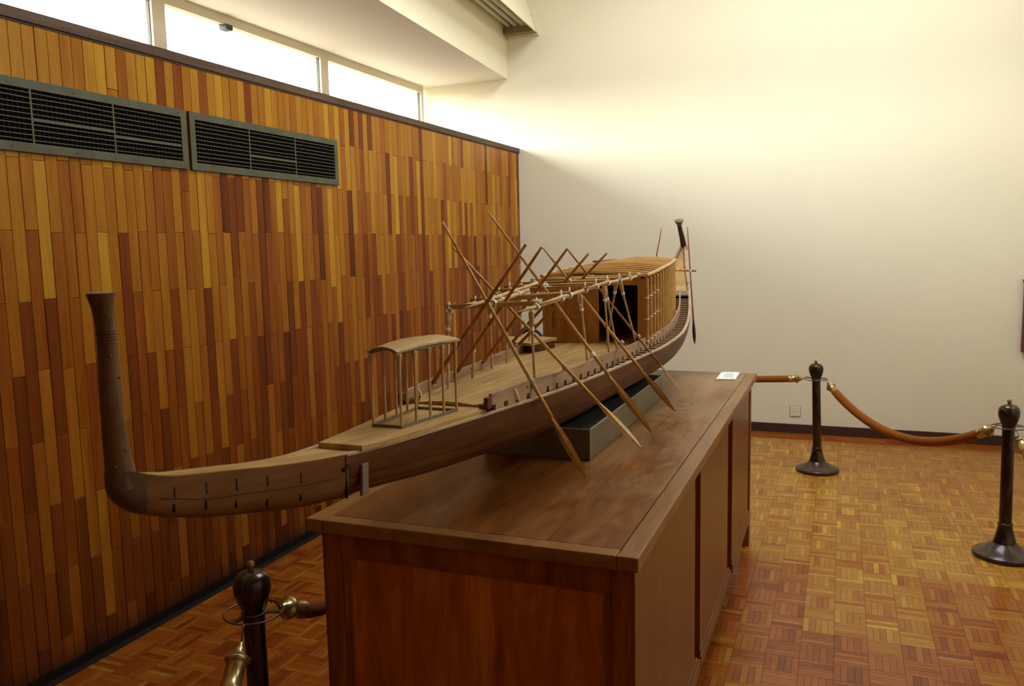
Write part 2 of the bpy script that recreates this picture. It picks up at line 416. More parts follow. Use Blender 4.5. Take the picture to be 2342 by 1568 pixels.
for i in range(nx0 - 1, nx1 + 1):
    for j in range(ny0, ny1):
        x0, y0 = i * TS + 0.006, ybord - (j - ny0 + 1) * TS
        if x0 < XL or x0 + TS > XR or y0 < YF: continue
        c = (x0 + TS / 2, y0 + TS / 2, 0)
        # later, lighter repair of the far right of the room; older redder blocks elsewhere
        fresh = (c[1] > 4.55 and c[0] > -1.2) or (3.75 < c[1] and -0.16 < c[0] < 0.42)
        base = 0.62 if fresh else 0.34
        if c[0] < -1.3: base = 0.33
        base += 0.09 * math.sin(c[0] * 2.1 + 1.3 * c[1])
        q = view(c); area = 0
        if in_frame(c):
            hidden = (c[0] < -0.50 and c[1] > 1.85 + 0.0 and c[0] > -1.30 and c[1] < 4.8)
            area = 0 if hidden else 1.0 / q[2] ** 3
        tiles.append((area, x0, y0, (i + j) % 2 == 0, base))
tiles.sort(key=lambda a: -a[0])
field = MB()
for n, (area, x0, y0, hz, base) in enumerate(tiles):
    if n < 300:
        mb = MB(); finger_tile(mb, x0, y0, hz, base); mb.build('parquet_tile', 'parquet_x', floor)
    elif area > 0 or (abs(x0) < 2.6 and y0 > 0): finger_tile(field, x0, y0, hz, base)
    else:
        field.box(x0, y0, -0.006, x0 + TS, y0 + TS, 0.0, base, rnd.random())
field.build('parquet_field', 'parquet_x', floor, kind='stuff')
bord = MB()
for r in range(5):
    x = XL + 0.01
    while x < XR - 0.05:
        L = 0.27 + 0.2 * rnd.random()
        bord.box(x, ybord + r * 0.054, -0.006, min(x + L - 0.0012, XR - 0.01), ybord + (r + 1) * 0.054 - 0.0012, 0.0, 0.24 + rnd.gauss(0, 0.10), rnd.random()); x += L
bord.build('parquet_border', 'parquet_x', floor, kind='stuff')

# left wall: masonry up to the window ledge, clad in short vertical wood strips
wl_ = struct(MB().box(-4.30, YF, -0.1, XL - 0.012, YB, 2.700), 'wall_left', 'wall')
PW = 0.0568
joints = [2.672, 2.14, 1.577, 1.003, 0.435, 0.03]
joints2 = [2.672, 2.425, 1.855, 1.285, 0.715, 0.15, 0.03]
plist = []
ncol = int((YB - 0.0) / PW)
for c in range(-18, ncol + 1):
    y1 = YB - 0.006 - (ncol - c) * PW; y0 = y1 - PW
    if y1 > YB: continue
    jj = list(joints if c % 2 else joints2)
    jj = [jj[0]] + [z + rnd.uniform(-0.008, 0.008) for z in jj[1:-1]] + [jj[-1]]
    if rnd.random() < 0.16:
        k = rnd.randrange(1, len(jj) - 1); jj[k] += rnd.choice((-1, 1)) * rnd.uniform(0.05, 0.13)
    for a, b in zip(jj[1:], jj[:-1]):
        u = rnd.random()
        tint = rnd.gauss(0.44, 0.11) + 0.20 * ((a + b) / 2 - 1.5)  # boards bleached up high; shade towards the floor painted into the tint
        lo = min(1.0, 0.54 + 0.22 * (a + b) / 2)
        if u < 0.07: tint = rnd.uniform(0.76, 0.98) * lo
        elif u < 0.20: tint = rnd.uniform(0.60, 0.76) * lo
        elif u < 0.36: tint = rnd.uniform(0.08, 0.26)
        cz = (a + b) / 2; p = (XL, (y0 + y1) / 2, cz); ar = 0
        q = view(p)
        vis = q is not None and (in_frame(p) or in_frame((XL, p[1], a + .05)) or in_frame((XL, p[1], b - .05)))
        if vis: ar = (b - a) / q[2] ** 3
        if 1.98 < p[1] < 4.55 and a > 2.17 and b < 2.45: ar = 0
        plist.append((ar, y0, y1, a, b, tint))
plist.sort(key=lambda a: -a[0])
rest = MB()
for n, (ar, y0, y1, a, b, tint) in enumerate(plist):
    mb = MB() if n < 300 else rest
    d = rnd.uniform(0.0, 0.0022); g = 0.0008; ch = 0.0012
    xo = XL - 0.002 + d
    # bevelled board: face set in from its edges
    v = [(XL - 0.014, y0 + g, a + g), (XL - 0.014, y1 - g, a + g), (XL - 0.014, y1 - g, b - g), (XL - 0.014, y0 + g, b - g)]
    v2 = [(xo - ch, p[1], p[2]) for p in v]
    v3 = [(xo, y0 + g + ch, a + g + ch), (xo, y1 - g - ch, a + g + ch), (xo, y1 - g - ch, b - g - ch), (xo, y0 + g + ch, b - g - ch)]
    fs = [(8, 9, 10, 11)] + [(i + o, (i + 1) % 4 + o, (i + 1) % 4 + o + 4, i + o + 4) for o in (0, 4) for i in range(4)]
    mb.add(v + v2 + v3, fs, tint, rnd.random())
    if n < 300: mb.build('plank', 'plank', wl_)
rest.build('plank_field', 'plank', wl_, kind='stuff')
tr = MB()
tr.box(XL - 0.03, YF, 2.674, XL + 0.010, YB - 0.001, 2.720)
tr.box(XL - 0.012, YF, 2.664, XL + 0.003, YB - 0.001, 2.674)
struct(tr, 'trim_1', 'trim', bevel=0.003)
struct(MB().box(-4.06, YF, 2.700, XL - 0.03, YB - 0.001, 2.714), 'trim_2', 'trim')   # painted window ledge behind the cap
struct(MB().box(XL - 0.01, YF, -0.002, XL + 0.006, YB - 0.002, 0.028), 'baseboard_left', 'mark')

# back wall
struct(MB().box(-4.30, YB, -0.1, XR + 0.3, YB + 0.25, ZC + 0.1), 'wall_back', 'wall')
struct(MB().box(XL + 0.004, YB - 0.016, 0, XR, YB, 0.084), 'baseboard_back', 'skirt', bevel=0.003)
# soffit over the window recess; its front beam runs a little out of square
def soff_x(y): return -3.124 + 0.0765 * (YB - y)
sf = MB().prism([(XW - 0.15, YB, SOFF), (soff_x(YB) - 0.002, YB, SOFF), (soff_x(YF) - 0.002, YF, SOFF), (XW - 0.15, YF, SOFF)], (0, 0, 0.15))
struct(sf, 'ceiling_soffit', 'soffit')
struct(MB().prism([(soff_x(YB), YB, SOFF + 0.001), (soff_x(YF), YF, SOFF + 0.001), (soff_x(YF) - 0.12, YF, SOFF + 0.001), (soff_x(YB) - 0.12, YB, SOFF + 0.001)], (0, 0, ZC - SOFF)), 'trim_3', 'cream')
SX0, SX1, SY0, SY1 = -1.3, 0.8, 3.6, 6.3                     # roof light out of view, added to brighten the room
cl = MB(); cl.box(XW - 0.3, YF, ZC, SX0, YB + 0.2, ZC + 0.2); cl.box(SX1, YF, ZC, XR + 0.3, YB + 0.2, ZC + 0.2)
cl.box(SX0, YF, ZC, SX1, SY0, ZC + 0.2); cl.box(SX0, SY1, ZC, SX1, YB + 0.2, ZC + 0.2)
struct(cl, 'ceiling', 'soffit')
kf = MB()
for i in range(5):
    y = SY0 + (SY1 - SY0) * i / 4; kf.box(SX0, y - 0.03, ZC + 0.10, SX1, y + 0.03, ZC + 0.16)
for x in (SX0, (SX0 + SX1) / 2, SX1): kf.box(x - 0.03, SY0, ZC + 0.10, x + 0.03, SY1, ZC + 0.16)
sk = struct(kf, 'window_9', 'frame')
MB().box(SX0, SY0, ZC + 0.125, SX1, SY1, ZC + 0.133).build('pane', 'glass', sk)
# wall behind the camera and right wall with unseen high windows added for brightness
struct(MB().box(-4.30, YF - 0.2, -0.1, XR + 0.3, YF, ZC), 'wall_front', 'table_body')
wr = MB(); WY0, WY1, WZ0, WZ1 = 2.9, 5.4, 3.62, 4.50
struct(MB().box(XR, YF, -0.1, XR + 0.25, YB, WZ0), 'wall_right_lower', 'wall'); wr.box(XR, YF, WZ1, XR + 0.25, YB, ZC)
wr.box(XR, YF, WZ0, XR + 0.25, WY0, WZ1); wr.box(XR, WY1, WZ0, XR + 0.25, YB, WZ1)
struct(wr, 'wall_right', 'wall')

def window(n, x, y0, y1, z0, z1, side, bars=True, latch=False):
    """painted frame with one fixed pane"""
    f = MB(); b = 0.055; dx = 0.03
    f.box(x - dx, y0 - b, z1, x + dx, y1 + b, z1 + b + 0.02); f.box(x - dx, y0 - b, z0 - 0.03, x + dx, y1 + b, z0)
    f.box(x - dx, y0 - b, z0, x + dx, y0, z1); f.box(x - dx, y1, z0, x + dx, y1 + b, z1)
    o = f.build('window_%d' % n, 'frame', None, 'structure')
    MB().box(x - 0.004, y0, z0, x + 0.004, y1, z1).build('pane', 'glass', o)
    bd = MB(); k = 0.006
    bd.box(x - 0.012, y0, z0, x + 0.012, y0 + k, z1); bd.box(x - 0.012, y1 - k, z0, x + 0.012, y1, z1)
    bd.build('glazing_bead', 'vent', o)
    if latch: MB().box(x - 0.01, 4.79, z1 - 0.035, x + 0.05, 4.86, z1 + 0.002).build('latch', 'black', o)
    return o
k = 1
for y0, y1 in ((6.055, 7.70), (4.250, 5.945), (2.445, 4.140), (0.640, 2.335), (-1.165, 0.530)):
    window(k, XW, y0, y1, 2.735, 3.333, 1, latch=(k == 2)); k += 1
struct(MB().box(XW - 0.12, YF, 2.700, XW + 0.02, -1.22, SOFF), 'wall_left_return', 'wall')
for y0, y1 in ((4.20, 5.33), (2.97, 4.09)):
    window(k, XR + 0.12, y0, y1, 3.66, 4.42, -1); k += 1

# ================================================================== WALL FITTINGS
def vent(y0, y1, label):
    o = thing('air_vent', label, 'vent', (XL, (y0 + y1) / 2, 2.307), 'air vents in the wood wall')
    z0, z1 = 2.164, 2.449; b = 0.037
    fr = MB(); xa, xb = XL - 0.004, XL + 0.014
    for q in (((y0, z1), (y1, z1), (y1 - b, z1 - b), (y0 + b, z1 - b)), ((y0, z0), (y1, z0), (y1 - b, z0 + b), (y0 + b, z0 + b)),
              ((y0, z0), (y0, z1), (y0 + b, z1 - b), (y0 + b, z0 + b)), ((y1, z0), (y1, z1), (y1 - b, z1 - b), (y1 - b, z0 + b))):
        fr.prism([(xa, a, c) for a, c in q], (xb - xa, 0, 0))
    fr.build('frame', 'vent', o, bevel=0.0015)
    MB().box(XL - 0.0035, y0 + b - 0.004, z0 + b - 0.004, XL - 0.002 + 0.0025, y1 - b + 0.004, z1 - b + 0.004).build('backing', 'vent_dark', o)
    L = (y1 - y0 - 2 * b); ms = [y0 + b + L / 3, y0 + b + 2 * L / 3]
    for m in ms: MB().box(XL + 0.001, m - 0.004, z0 + b - 0.002, XL + 0.0135, m + 0.004, z1 - b + 0.002).build('mullion', 'vent', o)
    fins = MB(); n = int(L / 0.0215)
    for i in range(1, n):
        y = y0 + b + L * i / n
        fins.box(XL + 0.0006, y - 0.0012, z0 + b, XL + 0.006, y + 0.0012, z1 - b)
    fins.build('rear_fin', 'vent_dark', o, kind='stuff')
    edges = [y0 + b] + ms + [y1 - b]
    for s_ in range(3):
        ya, yb = edges[s_] + 0.004, edges[s_ + 1] - 0.004
        for r in range(10):
            z = z0 + b + 0.012 + r * (z1 - z0 - 2 * b - 0.018) / 9.4
            w = rnd.choice((0.0016, 0.0018, 0.002)) if rnd.random() < 0.88 else 0.0062
            sag = rnd.uniform(-0.003, 0.003) if rnd.random() < 0.3 else 0
            mb = MB()
            loops = []
            for i in range(5):
                t_ = i / 4; y = ya + (yb - ya) * t_; zz = z + sag * math.sin(PI * t_)
                loops.append([(XL + 0.006, y, zz - w + 0.002), (XL + 0.013, y, zz - w), (XL + 0.013, y, zz + w), (XL + 0.006, y, zz + w + 0.001)])
            mb.loft(loops, smooth=False); mb.build('slat', 'slat', o)
    for i in range(5):
        yy = y0 + 0.05 + (y1 - y0 - 0.1) * i / 4
        for zz in (z0 + b / 2, z1 - b / 2):
            MB().lathe((xb - 0.001, yy, zz), (1, 0, 0), [(0.0055, 0), (0.0055, 0.0015), (0.003, 0.0028)], 8).build('screw', 'screw', o)
    for yy in (y0 + b / 2, y1 - b / 2):
        MB().lathe((xb - 0.001, yy, 2.307), (1, 0, 0), [(0.0055, 0), (0.0055, 0.0015), (0.003, 0.0028)], 8).build('screw', 'screw', o)
    return o
vent(1.975, 3.258, 'olive grey louvred air vent, cut by the left edge of the photo')
vent(3.280, 4.573, 'olive grey louvred air vent, the one nearer the back wall')

# light trough along the soffit beam
fx = thing('light_trough', 'cream light trough with bare tubes fixed high along the soffit beam', 'lamp', (-3.0, 6.4, 3.8))
ya, yb_ = 4.6, YB - 0.004
def tro(y, dx, z): return (soff_x(y) + dx, y, z)
out = MB(); 
out.loft([[tro(y, 0.325, 3.795), tro(y, 0.337, 3.795), tro(y, 0.225, 4.12), tro(y, 0.213, 4.12)] for y in (ya, yb_ - 0.09)], smooth=False)
out.build('outer_plate', 'cream', fx)
cap = MB(); cap.loft([[tro(y, 0.015, 3.79), tro(y, 0.345, 3.785), tro(y, 0.200, 4.125), tro(y, 0.015, 4.125)] for y in (yb_ - 0.03, yb_)], smooth=False)
cap.build('end_plate', 'cream', fx)
MB().loft([[tro(y, 0.004, 3.96), tro(y, 0.275, 3.96), tro(y, 0.27, 3.975), tro(y, 0.004, 3.975)] for y in (ya, yb_ - 0.03)], smooth=False).build('reflector', 'trough', fx)
MB().loft([[tro(y, 0.012, 3.80), tro(y, 0.33, 3.80), tro(y, 0.30, 3.86), tro(y, 0.012, 3.86)] for y in (yb_ - 0.12, yb_ - 0.031)], smooth=False).build('lower_slat', 'trough', fx)
for dx in (0.065, 0.135, 0.205):
    a, b = tro(ya, dx, 3.875), tro(yb_ - 0.14, dx, 3.875)
    MB().rod(a, b, 0.021, n=10).build('tube', 'tube', fx)

# power socket on the back wall
so = thing('wall_socket', 'square ivory two-pin socket low on the back wall behind the stanchion', 'socket', (-0.365, YB, 0.204))
MB().box(-0.412, YB - 0.003, 0.153, -0.318, YB - 0.0002, 0.253).build('shadow_gap', 'socket_gap', so)
MB().box(-0.409, YB - 0.009, 0.156, -0.321, YB - 0.002, 0.250).build('face_plate', 'socket', so, bevel=0.004)
for dx in (-0.010, 0.010): MB().lathe((-0.365 + dx, YB - 0.0085, 0.203), (0, -1, 0), [(0.0032, 0), (0.0032, 0.0008)], 8).build('pin_hole', 'mark', so)

# reddish board hung at the right edge of the back wall
bo = thing('hanging_board', 'reddish brown wooden board cut by the right frame edge, hung on the back wall', 'board', (1.65, YB, 1.1))
MB().box(1.385, YB - 0.05, 0.80, 1.93, YB - 0.001, 1.385).build('panel', 'board', bo, bevel=0.006)
MB().box(1.378, YB - 0.06, 1.372, 1.937, YB - 0.001, 1.395).build('top_rail', 'board', bo, bevel=0.004)

# cleaning machine standing at the foot of the back wall, seen through the boat's frame
cm = thing('cleaning_machine', 'yellow cleaning machine with black hose and red handle against the back wall', 'machine', (-2.80, 7.50, 0))
MB().lathe((-2.80, 7.50, 0), (0, 0, 1), [(0.13, 0.0), (0.15, 0.02), (0.15, 0.30), (0.13, 0.34), (0.11, 0.38), (0.10, 0.80), (0.07, 0.87), (0.02, 0.885)], 18).build('body', 'yellow', cm)
MB().tube([(-2.80 + 0.14 * math.cos(a), 7.47, 0.78 + 0.165 * math.sin(a)) for a in [PI * 0.72 - i * PI * 0.75 / 12 for i in range(13)]] + [(-2.655, 7.46, 0.55), (-2.66, 7.44, 0.2), (-2.70, 7.42, 0.03)], 0.017, 8).build('hose', 'black', cm)
MB().rod((-2.80, 7.52, 0.86), (-2.80, 7.55, 0.98), 0.010).build('handle_post', 'black', cm)
MB().rod((-2.86, 7.55, 0.985), (-2.745, 7.55, 0.985), 0.014).build('handle', 'red', cm)

# ================================================================== THE TABLE
tb = thing('display_table', 'long brown wooden display table with panelled sides carrying the boat', 'table', (-0.915, 3.36, 0))
TX0, TX1, TY0, TY1 = -1.395, -0.438, 1.873, 4.842
BX0, BX1, BY0, BY1 = -1.362, -0.453, 1.900, 4.815
mb = MB(); ws = [TX0 + 0.055, -1.13, -0.905, -0.685, TX1 - 0.055]
rb = MB()
rb.box(TX0, TY0, 0.962, TX0 + 0.0545, TY1, 1.0); rb.box(TX1 - 0.0545, TY0, 0.962, TX1, TY1, 1.0)
rb.box(TX0 + 0.055, TY0, 0.962, TX1 - 0.055, TY0 + 0.05, 1.0); rb.box(TX0 + 0.055, TY1 - 0.05, 0.962, TX1 - 0.055, TY1, 1.0)
rb.build('edge_frame', 'edge', tb, bevel=0.004)
for a, b in zip(ws[:-1], ws[1:]):
    MB().box(a + 0.0005, TY0 + 0.0505, 0.965, b - 0.0005, TY1 - 0.0505, 0.9995).build('top_board', 'table_top', tb)
# carcass and legs
MB().box(BX0 + 0.03, BY0 + 0.03, 0.24, BX1 - 0.03, BY1 - 0.03, 0.962).build('carcass', 'table_body', tb)
for x in (BX0, BX1 - 0.06):
    for y in (BY0, BY1 - 0.06):
        MB().box(x + (0.010 if x < -1 else 0.0), y, 0, x + (0.06 if x < -1 else 0.050), y + 0.06, 0.962).build('leg', 'table_body', tb, bevel=0.002)
# front (near) end: top rail, recessed veneer panel, bead
MB().box(BX0 + 0.0605, BY0, 0.903, BX1 - 0.0605, BY0 + 0.03, 0.962).build('top_rail', 'table_body', tb)
MB().box(BX0 + 0.0605, BY0, 0.16, BX1 - 0.0605, BY0 + 0.03, 0.24).build('bottom_rail', 'table_body', tb)
bd = MB(); x0, x1, z0, z1 = BX0 + 0.061, BX1 - 0.061, 0.241, 0.902
for a, w, y in ((0.0, 0.012, BY0 + 0.007), (0.012, 0.008, BY0 + 0.0115)):
    bd.box(x0 + a, y, z0 + a, x0 + a + w, BY0 + 0.03, z1 - a); bd.box(x1 - a - w, y, z0 + a, x1 - a, BY0 + 0.03, z1 - a)
    bd.box(x0 + a + w, y, z1 - a - w, x1 - a - w, BY0 + 0.03, z1 - a); bd.box(x0 + a + w, y, z0 + a, x1 - a - w, BY0 + 0.03, z0 + a + w)
bd.build('panel_bead', 'table_body', tb)
MB().box(x0 + 0.02, BY0 + 0.016, z0 + 0.02, x1 - 0.02, BY0 + 0.029, z1 - 0.02).build('end_panel', 'table_panel', tb)
# long sides: three proud panels between dark recessed stiles
for sx, xf in ((1, BX1), (-1, BX0)):
    for ya, yb in ((1.9005, 2.800), (2.915, 3.690), (3.850, 4.560)):
        MB().box(min(xf, xf - sx * 0.03), ya, 0.262, max(xf, xf - sx * 0.03), yb, 0.961).build('side_panel', 'table_side', tb, bevel=0.002)
        q = MB(); q.box(min(xf + sx * 0.006, xf - sx * 0.03), ya, 0.19, max(xf + sx * 0.006, xf - sx * 0.03), yb + 0.10, 0.236)
        q.box(min(xf + sx * 0.002, xf - sx * 0.03), ya, 0.236, max(xf + sx * 0.002, xf - sx * 0.03), yb + 0.06, 0.261)
        q.build('side_rail', 'table_side', tb, bevel=0.003)
# plinth block on the table
pl = thing('plinth', 'low dark olive block on the table under the boat hull', 'plinth', (-1.003, 3.33, 1.0))
PX0, PX1, PY0, PY1, PZ = -1.207, -0.802, 2.708, 3.950, 1.112
MB().box(PX0, PY0, 1.0005, PX1, PY1, PZ - 0.002).build('block', 'plinth', pl, bevel=0.002)
MB().box(PX0 + 0.003, PY0 + 0.003, PZ - 0.002, PX1 - 0.003, PY1 - 0.003, PZ).build('top_sheet', 'plinth_top', pl)
ed = MB(); ed.box(PX1 - 0.003, PY0, PZ - 0.003, PX1 + 0.0008, PY1, PZ + 0.0006); ed.box(PX0, PY0 - 0.0008, PZ - 0.003, PX1 + 0.0008, PY0 + 0.003, PZ + 0.0006)
ed.box(PX1 - 0.003, PY0 - 0.0008, 1.001, PX1 + 0.0008, PY0 + 0.003, PZ)
ed.build('worn_edge', 'plinth_edge', pl)
# printed card
cd = thing('label_card', 'small white printed card lying on the far end of the table', 'card', (-0.578, 4.72, 1.0))
Q = [Vector((-0.630, 4.562, 0)), Vector((-0.527, 4.572, 0)), Vector((-0.531, 4.832, 0)), Vector((-0.632, 4.822, 0))]
MB().prism([(p.x, p.y, 1.0003) for p in Q], (0, 0, 0.004)).build('card', 'card', cd)
def cq(u, v): return Q[0].lerp(Q[1], u).lerp(Q[3].lerp(Q[2], u), v)
for i in range(7):
    u = 0.30 + i * 0.072; v0 = 0.17 if i else 0.28; v1 = (0.87, 0.83, 0.88, 0.85, 0.88, 0.84, 0.70)[i]
    a, b, c, d = cq(u, v0), cq(u + 0.026, v0), cq(u + 0.026, v1), cq(u, v1)
    MB().prism([(p.x, p.y, 1.0042) for p in (a, b, c, d)], (0, 0, 0.0003)).build('text_line', 'ink', cd)
for u, v in ((0.86, 0.07), (0.10, 0.93)):
    p = cq(u, v); MB().lathe((p.x, p.y, 1.004), (0, 0, 1), [(0.004, 0), (0.004, 0.001), (0.001, 0.002)], 8).build('tack', 'screw', cd)

# ================================================================== THE MODEL BOAT
boat = thing('model_boat', 'long wooden model of an ancient oared boat with cabin and upturned ends on the table', 'model boat', (-1.02, 3.3, 1.112))
def axx(y): return -1.0 - 0.0105 * (min(y, 3.4) - 0.9)
zg = smooth_table([.94, 1.14, 1.3, 1.45, 1.6, 1.8, 2.0, 2.3, 2.6, 3.0, 3.4, 3.8, 4.2, 4.5, 4.8, 5.1, 5.4, 5.6, 5.79],
                  [1.412, 1.37, 1.342, 1.325, 1.316, 1.309, 1.303, 1.297, 1.292, 1.288, 1.288, 1.292, 1.304, 1.324, 1.358, 1.415, 1.51, 1.610, 1.738])
hw = smooth_table([.94, 1.14, 1.3, 1.42, 1.5, 1.62, 1.79, 1.94, 2.07, 2.32, 2.62, 2.88, 3.04, 3.19, 3.37, 3.57, 3.87, 4.1, 4.26, 4.64, 5.01, 5.31, 5.56, 5.70, 5.79],
                  [.022, .028, .041, .056, .066, .082, .104, .126, .142, .180, .213, .235, .247, .260, .275, .291, .298, .295, .284, .241, .183, .127, .067, .036, .016])
zk = smooth_table([1.40, 1.58, 1.8, 2.0, 2.2, 2.5, 2.8, 3.1, 3.6, 4.0, 4.3, 4.6, 4.9, 5.1, 5.3, 5.5, 5.65, 5.79],
                  [1.230, 1.209, 1.180, 1.160, 1.143, 1.124, 1.115, 1.1135, 1.1135, 1.117, 1.128, 1.150, 1.19, 1.235, 1.315, 1.435, 1.555, 1.690])
wb = smooth_table([1.98, 2.24, 2.52, 2.78, 3.0, 3.23, 3.43, 3.64, 3.89, 4.16, 4.42, 4.7, 5.1], [.128, .155, .180, .200, .212, .222, .229, .238, .240, .232, .208, .175, .106])
def hull_pt(y, t, side, inset=0.0):
    n = 2.5; a = t * PI / 2
    w = hw(y); D = zg(y) - zk(y)
    x = w * max(math.cos(a), 0) ** (2 / n); z = zg(y) - D * max(math.sin(a), 0) ** (2 / n)
    nx, nz = math.cos(a) ** (2 - 2 / n) / max(w, 1e-3), -math.sin(a) ** (2 - 2 / n) / max(D, 1e-3)
    l = math.hypot(nx, nz); x -= inset * nx / l; z -= inset * nz / l
    return (axx(y) + side * max(x, 0.0), y, z)
ys = [1.42 + (5.79 - 1.42) * i / 70 for i in range(71)]
bounds = [0.0, 0.30, 0.52, 0.74, 1.0]
for side in (1, -1):
    for k_ in range(4):
        t0, t1 = bounds[k_] + (0.008 if k_ else 0), bounds[k_ + 1] - (0.004 if k_ < 3 else 0)
        loops = []
        for y in ys:
            th = min(0.012, hw(y) * 0.5)
            o_ = [hull_pt(y, t0 + (t1 - t0) * q / 4, side, 0.0016 if q in (0, 4) and not (k_ == 0 and q == 0) and not (k_ == 3 and q == 4) else 0) for q in range(5)]
            i_ = [hull_pt(y, t0 + (t1 - t0) * q / 4, side, th) for q in range(4, -1, -1)]
            lp = o_ + i_
            loops.append(lp if side > 0 else lp[::-1])
        mb = MB().loft(loops, smooth=False)
        for i in range(len(mb.sm)): mb.sm[i] = False
        o = mb.build('hull_strake', 'hull', boat)
        o.data.polygons.foreach_set('use_smooth', [True] * len(o.data.polygons))
        o.modifiers.new('edge_split', 'EDGE_SPLIT').split_angle = math.radians(40)
MB().loft([[(axx(y) - 0.01, y, zk(y) + 0.012), (axx(y) + 0.01, y, zk(y) + 0.012), (axx(y) + 0.01, y, zk(y) + 0.001), (axx(y) - 0.01, y, zk(y) + 0.001)] for y in ys if y < 5.7], smooth=False).build('keel', 'hull', boat)
for side in (1, -1):
    lp = []
    for y in ys:
        w = hw(y); x1_, x0_ = axx(y) + side * (w + 0.0012), axx(y) + side * max(w - 0.013, 0.001)
        lp.append([(x0_, y, zg(y) - 0.003), (x1_, y, zg(y) - 0.003), (x1_, y, zg(y) + 0.0025), (x0_, y, zg(y) + 0.0025)])
    MB().loft(lp, smooth=False).build('gunwale', 'rim', boat)
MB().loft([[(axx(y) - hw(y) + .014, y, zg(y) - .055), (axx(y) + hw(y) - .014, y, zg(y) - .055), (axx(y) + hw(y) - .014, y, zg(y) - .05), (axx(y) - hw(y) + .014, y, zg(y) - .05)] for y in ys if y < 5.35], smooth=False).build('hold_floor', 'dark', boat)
# end block of the bow below the stem
py = [.8755, .881, .89, .905, .925, .94, .98, 1.054, 1.137, 1.2, 1.278, 1.35, 1.425]
ptop = [1.412, 1.428, 1.430, 1.426, 1.418, 1.412, 1.400, 1.386, 1.371, 1.3585, 1.346, 1.336, 1.328]
pbot = [1.404, 1.392, 1.380, 1.366, 1.354, 1.347, 1.330, 1.306, 1.285, 1.270, 1.250, 1.238, 1.2275]
pw = [.006, .012, .0165, .020, .022, .0225, .0245, .0275, .031, .034, .0405, .048, .0585]
def pblock(i0, i1, grow=0.0):
    loops = []
    for i in range(i0, i1):
        lp = []
        c, hh = (ptop[i] + pbot[i]) / 2, (ptop[i] - pbot[i]) / 2 + grow
        for q in range(15):
            a = PI + PI * q / 14; s_, c_ = math.sin(a), math.cos(a); n_ = 2.7
            lp.append((axx(py[i]) + (pw[i] + grow) * math.copysign(abs(c_) ** (2 / n_), c_), py[i], c + hh * math.copysign(abs(s_) ** (2 / n_), s_)))
        for fx_ in (1.0, 0.5, 0.0, -0.5, -1.0):
            lp.append((axx(py[i]) + (pw[i] + grow) * fx_, py[i], c + hh))
        loops.append(lp)
    return MB().loft(loops)
def sharpen(o, deg=35):
    m_ = o.modifiers.new('edge_split', 'EDGE_SPLIT'); m_.split_angle = math.radians(deg); return o
prow = sharpen(pblock(3, len(py)).build('prow', 'prow', boat))
lps = []
for y in (0.945, 1.0, 1.06, 1.14, 1.2, 1.28, 1.35, 1.42):
    w_ = interp(y, py, pw) - 0.001; z_ = interp(y, py, ptop)
    lps.append([(axx(y) - w_, y, z_ - 0.001), (axx(y) + w_, y, z_ - 0.001), (axx(y) + w_, y, z_ + 0.0012), (axx(y) - w_, y, z_ + 0.0012)])
MB().loft(lps, smooth=False).build('prow_top', 'deck', prow)
def prow_w(y): return interp(y, py, pw)
for y, z0, z1 in ((0.978, 1.383, 1.366), (0.976, 1.356, 1.342), (1.046, 1.372, 1.352), (1.043, 1.342, 1.326), (1.116, 1.359, 1.337), (1.113, 1.322, 1.308), (1.195, 1.343, 1.322), (1.192, 1.300, 1.284), (1.286, 1.325, 1.304), (1.283, 1.283, 1.270)):
    for side in (1, -1):
        MB().obox((axx(y) + side * (prow_w(y) - 0.0005), y, (z0 + z1) / 2), (0.0014, 0, 0), (0, 0.0012, 0), (0, 0, (z0 - z1) / 2)).build('staple', 'mark', prow)
for side in (1, -1):
    sm_ = MB().tube([(axx(y) + side * (prow_w(y) + 0.0002), y, z) for y, z in ((0.95, 1.372), (1.046, 1.343), (1.116, 1.330), (1.2, 1.314), (1.29, 1.298), (1.40, 1.285))], 0.0006, 5)
    sm_.build('seam', 'mark', prow)
    MB().obox((axx(1.405) + side * 0.0555, 1.418, 1.281), (0.003, 0, 0), (0, 0.0012, 0), (0, 0, 0.045)).build('end_seam', 'mark', prow)
    MB().obox((axx(1.405) + side * 0.058, 1.415, 1.302), (0.003, 0, 0), (0, 0.009, 0.003), (0, 0, 0.003)).build('knot', 'mark', prow)
    MB().obox((axx(1.48) + side * 0.063, 1.478, 1.262), (0.004, 0, 0), (0, 0.0125, 0), (0, 0.002, 0.034)).build('side_strap', 'strap', boat, bevel=0.0015)
sharpen(pblock(0, 5, 0.0012).build('stem_boot', 'boot', boat))
st = MB(); sx_, sy_ = axx(0.9), 0.893
def stem_loop(z, rx, ry, dy=0.0): return [(sx_ + rx * math.cos(2 * PI * q / 20), sy_ + dy + ry * math.sin(2 * PI * q / 20), z) for q in range(20)]
prof = [(1.402, .0205, .0235, .0085), (1.425, .0195, .0225, .0065), (1.445, .0175, .0205, .004), (1.48, .0160, .0180, .001), (1.52, .0152, .0164, 0), (1.5545, .0148, .0156, 0), (1.60, .0142, .0146, 0), (1.6245, .0138, .0140, 0), (1.644, .0132, .0132, -.001), (1.662, .0140, .0138, -.002), (1.676, .0155, .0155, -.003), (1.688, .0180, .0180, -.004), (1.6945, .0198, .0198, -.004), (1.6965, .0200, .0200, -.004)]
stem = sharpen(st.loft([stem_loop(*p) for p in prof]).build('stem', 'stem', boat), 50)
for z in (1.6235, 1.6280, 1.6325, 1.6370, 1.6415):
    MB().tube([(sx_ + 0.0140 * math.cos(2 * PI * q / 20), sy_ + 0.0140 * math.sin(2 * PI * q / 20), z) for q in range(20)], 0.0013, 5, closed=True).build('ring', 'stem', stem)
